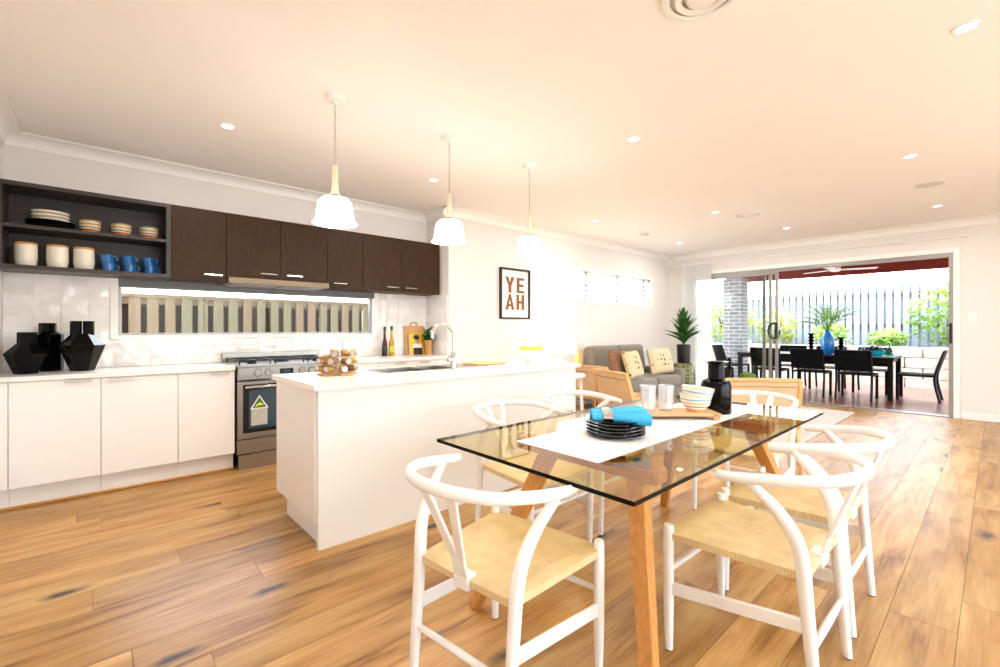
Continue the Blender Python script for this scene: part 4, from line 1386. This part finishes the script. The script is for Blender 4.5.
def vent(name, label, x, y, r):
    t = thing(name, label, 'ceiling vent', (x, y, ZC))
    MB().lathe([(r*.82, 0), (r, 0), (r*.98, -.012), (r*.86, -.016), (r*.8, -.008)], 32).build('outer_ring', M['plastic'], t)
    MB().lathe([(r*.5, 0), (r*.68, -.004), (r*.66, -.022), (r*.5, -.014)], 32).build('inner_ring', M['plastic'], t)
    MB().lathe([(0, -.002), (r*.4, -.004), (r*.38, -.026), (0, -.028)], 32).build('centre_disc', M['plastic'], t)
    MB().lathe([(0, -.0008), (r*.83, -.0008), (r*.83, -.0018), (0, -.0018)], 32).build('dark_throat', M['vent'], t)
vent('air_vent', 'round air conditioning vent at the top edge of the ceiling', 1.99, .87, .17)
vent('air_vent', 'round air conditioning vent in the ceiling before the glass door', 6.24, 2.15, .16)
lathe_thing('ceiling_speaker', 'flat round speaker grille in the ceiling at the right', 'speaker', (6.32, .46, ZC), [(0, 0), (.115, 0), (.112, -.01), (.1, -.013), (0, -.013)], 'vent', 32)
lathe_thing('smoke_alarm', 'small round smoke alarm near the living wall', 'smoke alarm', (6.35, 3.69, ZC), [(0, 0), (.085, 0), (.083, -.012), (.07, -.02), (0, -.022)], 'vent', 28)
ms = thing('motion_sensor', 'small white motion sensor in the far corner under the cornice', 'sensor', (XW-.001, YLV-.001, 2.50), 0)
MB().prism([(0, 0), (-.085, 0), (-.06, -.06), (0, -.085)], 0, .1).build('housing', M['plastic'], ms)
MB().prism([(-.064, -.058), (-.058, -.064), (-.052, -.07), (-.072, -.05)], .025, .06).build('sensor_lens', M['vent'], ms)

# picture
pc = thing('framed_print', 'black framed print reading YEAH on the white wall', 'picture', (4.05, YLV-.001, 1.355))
PWd, PH = .57, .70
m = MB()
m.box(0, .025, -.035, 0, 0, PH); m.box(PWd-.025, PWd, -.035, 0, 0, PH); m.box(.025, PWd-.025, -.035, 0, 0, .025); m.box(.025, PWd-.025, -.035, 0, PH-.025, PH)
m.build('frame', M['black_matt'], pc)
MB().box(.025, PWd-.025, -.012, 0, .025, PH-.025).build('paper', M['paper'], pc)
def letter(polys, ox, oz, nm):
    m = MB()
    for p in polys:
        m.prism([(ox+a*.175, oz+b_*.215) for a, b_ in p], .012, .0135, M=Matrix.Rotation(PI/2, 4, 'X'))
    m.build(nm, M['letter'], pc)
T_ = .33
letter([[(0, 1), (T_*1.1, 1), (.5+T_*.15, .52), (.5-T_*.45, .45)], [(1-T_*1.1, 1), (1, 1), (.5+T_*.5, .45), (.5-T_*.15, .52)], [(.5-T_/2, 0), (.5+T_/2, 0), (.5+T_/2, .52), (.5-T_/2, .52)]], .10, .365, 'letter_y')
letter([[(0, 0), (T_, 0), (T_, 1), (0, 1)], [(T_, .83), (.85, .83), (.85, 1), (T_, 1)], [(T_, .42), (.78, .42), (.78, .59), (T_, .59)], [(T_, 0), (.85, 0), (.85, .17), (T_, .17)]], .315, .365, 'letter_e')
letter([[(0, 0), (T_, 0), (.58, 1), (.40, 1)], [(1-T_, 0), (1, 0), (.6, 1), (.42, 1)], [(.25, .22), (.75, .22), (.70, .37), (.30, .37)]], .10, .13, 'letter_a')
letter([[(0, 0), (T_, 0), (T_, 1), (0, 1)], [(.9-T_, 0), (.9, 0), (.9, 1), (.9-T_, 1)], [(T_, .42), (.9-T_, .42), (.9-T_, .59), (T_, .59)]], .31, .13, 'letter_h')

# curtain, rod, switch
cr = thing('curtain_rod', 'long thin white curtain rod above the glass door', 'curtain rod', (XW-.07, 0, 2.475))
MB().tube([(0, .28, 0), (0, 4.36, 0)], .011, n=10).build('rod', M['trim'], cr)
for yy in (.27, 4.37): MB().lathe([(0, -.02), (.018, -.02), (.018, .02), (0, .02)], 12, M=Matrix.Rotation(PI/2, 4, 'X'), c=(0, yy, 0)).build('finial', M['trim'], cr)
for yy in (.4, 2.3, 4.3): MB().bar((0, yy, 0), (.068, yy, 0), .014, .014).build('bracket', M['trim'], cr)
m = MB(); n = 120; vs = []; fs = []
for i in range(n+1):
    yy = 3.62 + .58*i/n
    xx = XW-.075 + .028*math.sin(i*2*PI/9.5) + .008*math.sin(i*.37)
    for z in (.02, .8, 1.6, 2.47):
        k = 1 if z < 2 else .7
        vs.append((XW-.075+(xx-XW+.075)*k, yy, z))
for i in range(n):
    for j in range(3):
        a = i*4+j; fs.append((a, a+4, a+5, a+1))
m._add(vs, fs)
tag(m.build('sheer_curtain', M['sheer']), 'white sheer curtain drawn to the left of the glass door', 'curtain')
sw = thing('light_switch', 'white light switch plate right of the glass door', 'light switch', (XW-.001, .22, 1.38))
MB().box(-.008, 0, -.038, .038, -.06, .06, bev=.003).build('plate', M['plastic'], sw)
MB().box(-.012, -.008, -.012, .012, .005, .03, bev=.001).build('rocker', M['trim'], sw)
MB().box(-.012, -.008, -.012, .012, -.03, -.005, bev=.001).build('rocker', M['trim'], sw)

# ================================================================== LIVING AREA
tag(MB().box(5.38, 8.2, 1.38, 3.35, 0, .012, bev=.004).build('area_rug', M['rug']), 'pale grey area rug on the living room floor', 'rug')
sf = thing('sofa', 'grey fabric sofa along the wall below the high window', 'sofa', (6.48, 3.98, 0))
MB().box(-.92, .92, -.45, .42, .12, .28, bev=.02).build('base', M['sofa'], sf)
for sx in (-1, 1):
    MB().box(sx*.86-.08, sx*.86+.08, -.45, .42, .28, .56, bev=.04, seg=2).build('arm', M['sofa'], sf)
    for sy in (-1, 1):
        MB().lathe([(0, 0), (.018, 0), (.025, .12), (0, .12)], 10, c=(sx*.84, sy*.36, 0)).build('leg', M['cane_frame'], sf)
for i in (-.5, .5):
    MB().box(i*.77-.38, i*.77+.38, -.47, .22, .285, .46, bev=.045, seg=3).build('seat_cushion', M['sofa'], sf)
    MB().box(-.38, .38, -.09, .09, 0, .50, bev=.06, seg=3, M=Matrix.Translation((i*.77, .24, .455)) @ Matrix.Rotation(-.16, 4, 'X')).build('back_cushion', M['sofa'], sf)
def pillow(name, label, mat, loc, rz, tilt, w=.46, h=.42, t=.15):
    o = MB().cushion(w, h, t).build(name, M[mat])
    o.rotation_euler = (PI/2-tilt, 0, rz)
    o.location = loc
    return tag(o, label, 'cushion')
pillow('dotted_cushion', 'cream cushion with brown dots at the right end of the sofa', 'dots', (7.0, 3.76, .69), -.1, .25, .6, .44)
pillow('patterned_cushion', 'pale patterned cushion at the left end of the sofa', 'dots', (6.0, 3.66, .69), .15, .3)
pillow('tan_cushion', 'dark tan cushion at the left end of the sofa behind the patterned one', 'cush_tan', (5.92, 3.86, .70), .15, .25)
lathe_thing('tan_vase', 'slim tan ribbed vase on the side table right of the glowing lamp', 'vase', (5.10, 3.98, .525), [(0, 0), (.05, 0), (.06, .04), (.05, .09), (.062, .14), (.05, .19), (.06, .24), (.048, .29), (.055, .34), (.04, .40), (.033, .40), (.04, .34), (0, .30)], 'cush_orange', 20)

# side table with glowing lamp behind the island
stb = thing('lamp_table', 'small round side table carrying the lit lamp beside the sofa', 'side table', (4.86, 4.12, 0))
MB().lathe([(0, .50), (.35, .50), (.35, .525), (0, .525)], 28).build('table_top', M['cane_frame'], stb)
for i in range(3):
    a = 2*PI*i/3+.3
    MB().tube([(.26*math.cos(a), .26*math.sin(a), 0), (.18*math.cos(a), .18*math.sin(a), .5)], [.013, .018], n=8).build('leg', M['cane_frame'], stb)
lp = thing('table_lamp', 'glowing drum shade table lamp behind the end of the island', 'lamp', (4.86, 4.12, .525))
MB().lathe([(0, 0), (.09, 0), (.10, .02), (.12, .12), (.09, .22), (.03, .28), (.014, .32), (.014, .42), (0, .42)], 28).build('lamp_base', M['lamp_base'], lp)
MB().lathe([(.225, .36), (.23, .36), (.215, .60), (.21, .60)], 40, close=True).build('lamp_shade', M['lampshade'], lp)
m = MB()
for i in range(3):
    a = 2*PI*i/3
    m.bar((0, 0, .43), (.214*math.cos(a), .214*math.sin(a), .50), .004, .004)
m.tube([(0, 0, .41), (0, 0, .47)], .012, n=8)
m.build('shade_fitting', M['brass'], lp)
ld = bpy.data.lights.new('lamp_bulb', 'POINT'); ld.energy = 13; ld.color = (1, .78, .5); ld.shadow_soft_size = .045
lo = bpy.data.objects.new('bulb_light', ld); COL.objects.link(lo); lo.parent = lp; lo.location = (0, 0, .52)

# drum stool, black pot and dracaena
DX, DY_ = 7.66, 3.68
lathe_thing('drum_stool', 'olive green glazed drum stool right of the sofa', 'stool', (DX, DY_, 0), [(0, 0), (.15, 0), (.17, .02), (.19, .2), (.19, .42), (.17, .60), (.15, .625), (0, .63)], 'lattice', 32)
pt = thing('potted_dracaena', 'spiky green potted plant in a black pot on the drum stool', 'plant', (DX, DY_, .63))
MB().lathe([(0, 0), (.10, 0), (.105, .02), (.115, .32), (.105, .32), (.095, .27), (0, .27)], 24).build('pot', M['black_matt'], pt)
MB().tube([(0, 0, .25), (.01, 0, .4), (-.01, .01, .62)], [.02, .018, .014], n=8, smooth=3).build('trunk', M['green_leaf'], pt)
r = random.Random(21)
for i in range(34):
    t_ = i/33
    az = i*2.4 + r.uniform(-.2, .2)
    el = .62 + .9*t_ + r.uniform(-.1, .1)
    MB().leaf((0, 0, .33+.30*t_), az, el, (.40-.04*t_), .098, .5-.32*t_, n=6, fold=.5).build('leaf', M['dark_leaf'], pt)

# lounge chairs with woven backs
def lounge_chair(label, loc, rz):
    t = thing('lounge_chair', label, 'armchair', loc, rz, 'timber lounge chairs with woven tan backs')
    zt, yt, zb, yb = .76, -.36, .36, -.24
    MB().bar((0, yt, zt+.012), (0, yt+.001, zt-.018), .62, .03, up=(0, 1, .3), bev=.004).build('top_rail', M['cane_frame'], t)
    MB().bar((0, yt, zt-.02), (0, yb, zb), .60, .022, up=(0, 1, .3), w2=.68, h2=.022).build('back_panel', M['cane'], t)
    m = MB()
    for i in range(22):
        x = -.27+.54*i/21
        m.box(x-.007, x+.007, -.004, .004, -.0025, .0025, M=Matrix.Translation((0, yt-.002, zt-.065)) )
    m2 = m
    o = m2.build('stitching', M['cush_tan'], t); o.location = (0, -.0, 0)
    for s in (-1, 1):
        MB().bar((s*.305, yt, zt), (s*.345, yb+.02, .20), .035, .04, up=(0, 1, .3), bev=.004).build('back_post', M['cane_frame'], t)
        MB().bar((s*.33, -.30, 0), (s*.335, -.22, .40), .035, .045, up=(0, 1, 0), bev=.004).build('leg', M['cane_frame'], t)
        MB().bar((s*.33, .34, 0), (s*.33, .32, .40), .035, .045, up=(0, 1, 0), bev=.004).build('leg', M['cane_frame'], t)
        MB().bar((s*.335, .36, .37), (s*.335, -.26, .32), .035, .05, bev=.004).build('side_rail', M['cane_frame'], t)
    MB().box(-.33, .33, -.24, .34, .335, .40, bev=.02, seg=2).build('seat', M['cane'], t)
    return t
lc = lounge_chair('tan woven lounge chair behind the far end of the dining table', (4.79, 1.65, 0), math.radians(-51))
def lcopy(label, x, y, rz): return copy_tree(lc, (x, y, 0), math.radians(rz), label)
lcopy('tan woven lounge chair seen from behind in front of the sofa', 4.47, 2.68, -112)
lcopy('tan lounge chair partly hidden behind the end of the island', 4.85, 3.42, -88)
wt = thing('white_side_table', 'small white topped side table peeking past the end of the island', 'side table', (4.02, 3.24, 0))
MB().lathe([(0, .66), (.14, .66), (.16, .68), (.16, .70), (.14, .715), (0, .715)], 28).build('table_top', M['white_paint'], wt)
for i in range(3):
    a = 2*PI*i/3-.8
    MB().tube([(.14*math.cos(a), .14*math.sin(a), 0), (.1*math.cos(a), .1*math.sin(a), .66)], [.016, .022], n=8).build('leg', M['white_paint'], wt)

ct = thing('coffee_table', 'low timber coffee table on the rug', 'table', (6.35, 2.3, .012))
MB().box(-.45, .45, -.3, .3, .38, .41, bev=.006).build('table_top', M['cane_frame'], ct)
for sx in (-1, 1):
    for sy in (-1, 1):
        MB().bar((sx*.4, sy*.25, 0), (sx*.38, sy*.23, .38), .035, .035, up=(0, 1, 0)).build('leg', M['cane_frame'], ct)
lathe_thing('black_bottle', 'small black bottle vase on the coffee table', 'bottle', (6.3, 2.40, .422), [(0, 0), (.055, 0), (.06, .01), (.06, .27), (.05, .29), (.026, .30), (.026, .41), (.034, .415), (.02, .415), (0, .40)], 'black_cer', 24)
mb_ = thing('moss_bowl', 'mound of green moss in a pale pot on the coffee table', 'plant', (6.3, 2.17, .422))
MB().lathe([(0, 0), (.07, 0), (.11, .12), (.10, .12), (.06, .1), (0, .1)], 24).build('pot', M['cream_cer'], mb_)
MB().lathe([(.105, .11), (.11, .15), (.085, .21), (.04, .235), (0, .24)], 20).build('moss', M['moss'], mb_)

# ================================================================== DINING TABLE
TXa, TXb, TYa, TYb, TZ = 1.10, 3.10, .668, 1.625, .745
dt = thing('dining_table', 'glass topped dining table on splayed timber legs', 'dining table', (0, 0, 0))
m = MB()
m.mi = 0
z0, z1 = TZ-.014, TZ
vs = [(x, y, z) for z in (z0, z1) for y in (TYa, TYb) for x in (TXa, TXb)]
m._add(vs, [(0, 2, 3, 1), (4, 5, 7, 6)])
m2f = [(0, 1, 5, 4), (2, 6, 7, 3), (0, 4, 6, 2), (1, 3, 7, 5)]
m.mi = 1
m._add(vs, m2f)
bmesh.ops.remove_doubles(m.bm, verts=m.bm.verts[:], dist=1e-6)
m.build('glass_top', [M['table_glass'], M['glass_edge']], dt, smooth=False)
CY = 1.115
for x, sx in ((1.50, -1), (2.66, 1)):
    bm_ = MB().bar((x-.02*sx*0-.0, CY-.32, .695), (x, CY+.38, .695), .085, .06, bev=.012)
    bm_.build('cross_beam', M['oak_beam'], dt)
    for sy in (-1, 1):
        MB().bar((x+sx*.26, CY+sy*.425, 0), (x, CY+sy*.22, .668), .04, .048, up=(0, 1, 0), w2=.06, h2=.07, bev=.004).build('leg', M['oak'], dt)
m = MB().bar((1.55, CY+.02, .69), (2.61, CY+.02, .69), .07, .05, bev=.01); m.build('long_beam', M['oak_beam'], dt)
for x in (1.5, 2.66):
    for yy in (CY-.2, CY+.24):
        MB().lathe([(0, 0), (.03, 0), (.03, .008), (0, .008)], 16, c=(x, yy, .725)).build('glass_pad', M['silver'], dt)
tag(MB().box(1.32, 2.98, .945, 1.36, TZ, TZ+.003, bev=.001).build('table_runner', M['linen']), 'white linen runner laid along the glass table', 'table runner')

# plates, napkins
PX, PY = 1.72, 1.14
for i in range(5):
    lathe_thing('black_plate', 'black plate in the stack under the blue napkins', 'plate', (PX, PY, TZ+.003+i*.0145), [(0, 0), (.075, 0), (.082, .004), (.128, .016), (.132, .02), (.128, .021), (.08, .010), (0, .008)], 'black_cer', 36, 'black plates stacked on the runner')
def napkin(label, dx, dy, dz, rz, L=.26):
    t = thing('napkin_roll', label, 'napkin', (PX+dx, PY+dy, TZ+.092+dz), rz, 'rolled blue napkins on the plates')
    m = MB()
    m.tube([(-L*.42, 0, -.002), (-L*.3, 0, 0), (-.06, 0, .0), (-.03, 0, .0), (L*.2, 0, .0), (L/2, .004, -.002)], [.023, .021, .0175, .0175, .025, .031], n=14, smooth=3, flat=(1, .9), ref=(0, 1, 0))
    m.build('rolled_cloth', M['napkin'], t)
    f = MB()
    pts = []
    for k in range(22):
        a_ = k*.6; r_ = .028*(1-k/24)
        pts.append((L/2+.002, .004+r_*math.cos(a_), -.002+.85*r_*math.sin(a_)))
    f.tube(pts, .0018, n=5)
    f.build('rolled_edge', M['napkin'], t)
    return t
AZ = math.radians(-47)
dv = Vector((math.cos(AZ+PI/2), math.sin(AZ+PI/2)))
for k, (off, dz, rot, lab) in enumerate(((-.078, 0, -.2, 'nearest of the rolled blue napkins on the plates'), (-.004, .004, .04, 'middle rolled blue napkin on the plates'), (.068, 0, .26, 'farthest rolled blue napkin on the plates'))):
    napkin(lab, dv.x*off+.01, dv.y*off, dz, AZ+rot)
    t = lathe_thing('napkin_ring', 'silver ring around the %s blue napkin' % ('nearest', 'middle', 'farthest')[k], 'napkin ring', (0, 0, 0), [(.0195, -.02), (.0225, -.02), (.0225, .02), (.0195, .02)], 'silver', 20, 'silver napkin rings')
    t.rotation_euler = (PI/2, 0, AZ+rot+PI/2)
    t.location = (PX+dv.x*off+.01-.045*math.cos(AZ+rot), PY+dv.y*off-.045*math.sin(AZ+rot), TZ+.092+dz)

# tray with tumblers and bowls, black vase
tr = thing('serving_tray', 'pale timber serving tray on small round feet holding tumblers and bowls', 'tray', (2.305, 1.165, TZ+.003), math.radians(-43))
MB().box(-.22, .22, -.09, .09, .018, .034, bev=.005).build('tray_board', M['tray_wood'], tr)
for sx in (-1, 1):
    for sy in (-1, 1):
        MB().lathe([(0, -.012), (.018, -.012), (.018, .012), (0, .012)], 14, M=Matrix.Rotation(PI/2, 4, 'X'), c=(sx*.19, sy*.078, .018)).build('foot', M['board_wood'], tr)
def tumbler(label, x, y):
    t = thing('glass_tumbler', label, 'glass', (x, y, TZ+.037), 0, 'cut glass tumblers on the tray')
    t.scale = (1.1, 1.1, 1.12)
    n = 10
    m = MB(); prof = [(0, 0), (.031, 0), (.033, .004), (.037, .12), (.034, .12), (.030, .012), (0, .012)]
    m.lathe(prof, n)
    m.build('glass', M['tumbler'], t, smooth=False)
    MB().lathe([(.0375, .115), (.0382, .1185), (.0375, .1215), (.0335, .1215), (.0335, .116)], 20).build('rim', M['tumbler'], t)
tumbler('clear cut glass tumbler at the left end of the tray', 2.205, 1.255)
tumbler('clear cut glass tumbler next to the striped bowls on the tray', 2.285, 1.195)
b1 = sbowl('striped_bowl', 'lower striped bowl on the timber tray', (2.395, 1.085, TZ+.037), 'stripe', 'striped bowls on the tray', 1.24)
b2 = sbowl('striped_bowl', 'upper tilted striped bowl on the timber tray', (2.398, 1.083, TZ+.037+.036), 'stripe', 'striped bowls on the tray', 1.24)
b2.rotation_euler = (.07, .10, 0)
bvs = thing('black_vase', 'black glass bottle vase with flared rim on the runner behind the bowls', 'vase', (2.615, 1.068, TZ+.003))
MB().lathe([(0, 0), (.066, 0), (.07, .006), (.07, .135), (.062, .155), (.037, .165), (.036, .235), (.040, .24), (.056, .246), (.056, .249), (.034, .246), (.03, .17), (0, .165)], 32).build('body', M['black_cer'], bvs)
bvs.scale = (1.14, 1.14, 1.16)

# ================================================================== WISHBONE CHAIRS
def wishbone(label, loc, rz):
    t = thing('wishbone_chair', label, 'chair', loc, rz, 'white wishbone chairs around the dining table')
    wp = M['white_paint']
    # seat: four dished triangles with wrapped edges
    fw, bw, fy, by, zt = .274, .222, .222, -.232, .460
    m = MB()
    n = 12
    def pt(u, v, z):
        y_ = by+(fy-by)*v
        hw = bw+(fw-bw)*v
        x_ = (2*u-1)*hw
        if v > .98: y_ += .0
        return (x_, y_ + .018*(1-(2*u-1)**2)*(v-.0), z)
    top = []
    for j in range(n+1):
        for i in range(n+1):
            u, v = i/n, j/n
            a, b_ = abs(2*u-1), abs(2*v-1)
            d = max(a, b_)
            z = zt - .022*(1-d**2) - (.012 if d > .93 else 0) + .012*abs(a-b_)*(1-d)*2
            z -= .006*(1-a*a)
            top.append(pt(u, v, z))
    vs = list(top); fs = []
    for j in range(n):
        for i in range(n):
            a = j*(n+1)+i
            fs.append((a, a+1, a+n+2, a+n+1))
    off = len(vs)
    for j in range(n+1):
        for i in range(n+1):
            u, v = i/n, j/n
            a, b_ = abs(2*u-1), abs(2*v-1)
            vs.append(pt(u, v, zt-.050 + (.012 if max(a, b_) > .93 else 0)))
    for j in range(n):
        for i in range(n):
            a = off+j*(n+1)+i
            fs.append((a, a+n+1, a+n+2, a+1))
    for i in range(n):
        fs.append((i, off+i, off+i+1, i+1))
        a = n*(n+1)+i
        fs.append((a, a+1, off+a+1, off+a))
        a = i*(n+1)
        fs.append((a, a+n+1, off+a+n+1, off+a))
        a = i*(n+1)+n
        fs.append((a, off+a, off+a+n+1, a+n+1))
    m._add(vs, fs)
    m.build('seat', M['cord_seat'], t, ang=60)
    for s in (-1, 1):
        lg = MB().tube([(s*.262, .205, .004), (s*.262, .207, .2), (s*.262, .207, .40), (s*.262, .207, .468), (s*.262, .207, .474)], [.0145, .0195, .0205, .019, .014], n=14, smooth=2).build('leg', wp, t)
        MB().lathe([(0, 0), (.013, 0), (.013, .005), (0, .005)], 12, c=(s*.262, .205, 0)).build('glide', M['rubber'], lg)
        lg = MB().tube([(s*.222, -.262, .004), (s*.224, -.245, .2), (s*.226, -.228, .40), (s*.230, -.222, .48), (s*.240, -.205, .56), (s*.255, -.155, .64), (s*.272, -.10, .694), (s*.279, -.075, .720)], [.0145, .019, .0215, .0225, .022, .020, .0165, .014], n=14, smooth=4).build('leg', wp, t)
        MB().lathe([(0, 0), (.013, 0), (.013, .005), (0, .005)], 12, c=(s*.222, -.262, 0)).build('glide', M['rubber'], lg)
        MB().bar((s*.262, .20, .235), (s*.224, -.24, .285), .016, .048, bev=.005).build('side_stretcher', wp, t)
    MB().tube([(-.262, .207, .30), (0, .207, .30), (.262, .207, .30)], [.010, .013, .010], n=10, smooth=3).build('front_stretcher', wp, t)
    MB().tube([(-.222, -.243, .21), (0, -.243, .21), (.222, -.243, .21)], [.010, .013, .010], n=10, smooth=3).build('back_stretcher', wp, t)
    MB().box(-.036, .036, -.240, -.195, .405, .456, bev=.006).build('splat_foot', wp, t)
    # steam-bent top rail
    pts = [(.284, .018, .7155), (.287, -.04, .720), (.282, -.13, .732), (.256, -.22, .744), (.198, -.292, .749), (.10, -.338, .753), (0, -.352, .755)]
    full = pts + [(-x, y_, z) for x, y_, z in pts[-2::-1]]
    rad = [.013, .0165, .0175, .0175, .0175, .018, .0185] + [.018, .0175, .0175, .0175, .0165, .013]
    MB().tube(full, rad, n=14, smooth=5, flat=(1.1, .95), ref=(0, 0, 1)).build('top_rail', wp, t)
    # Y shaped splat
    sp = MB()
    sp.bar((0, -.228, .425), (0, -.252, .525), .068, .012, up=(0, 1, .2), bev=.003, w2=.062)
    for s in (-1, 1):
        sp.bar((s*.015, -.250, .513), (s*.068, -.338, .748), .036, .012, up=(0, 1, .25), bev=.003, w2=.042)
    sp.build('y_splat', wp, t)
    t.scale = (.925, 1, 1)
    return t
c0 = wishbone('white wishbone chair at the near short end of the glass table', (1.085, 1.155, 0), math.radians(-90+7.5))
def wcopy(label, x, y, rz): return copy_tree(c0, (x, y, 0), math.radians(rz), label)
wcopy('nearest white wishbone chair on the right long side of the glass table', 1.868, .633, 0)
wcopy('white wishbone chair second along the right long side of the glass table', 2.436, .647, 0)
wcopy('white wishbone chair on the island side of the table, closer to the sink tap', 1.85, 1.76, 180)
wcopy('white wishbone chair on the island side of the table, nearer the lounge chairs', 2.47, 1.78, 180)
wcopy('white wishbone chair at the far end of the table behind the black vase', 3.22, 1.13, 90)
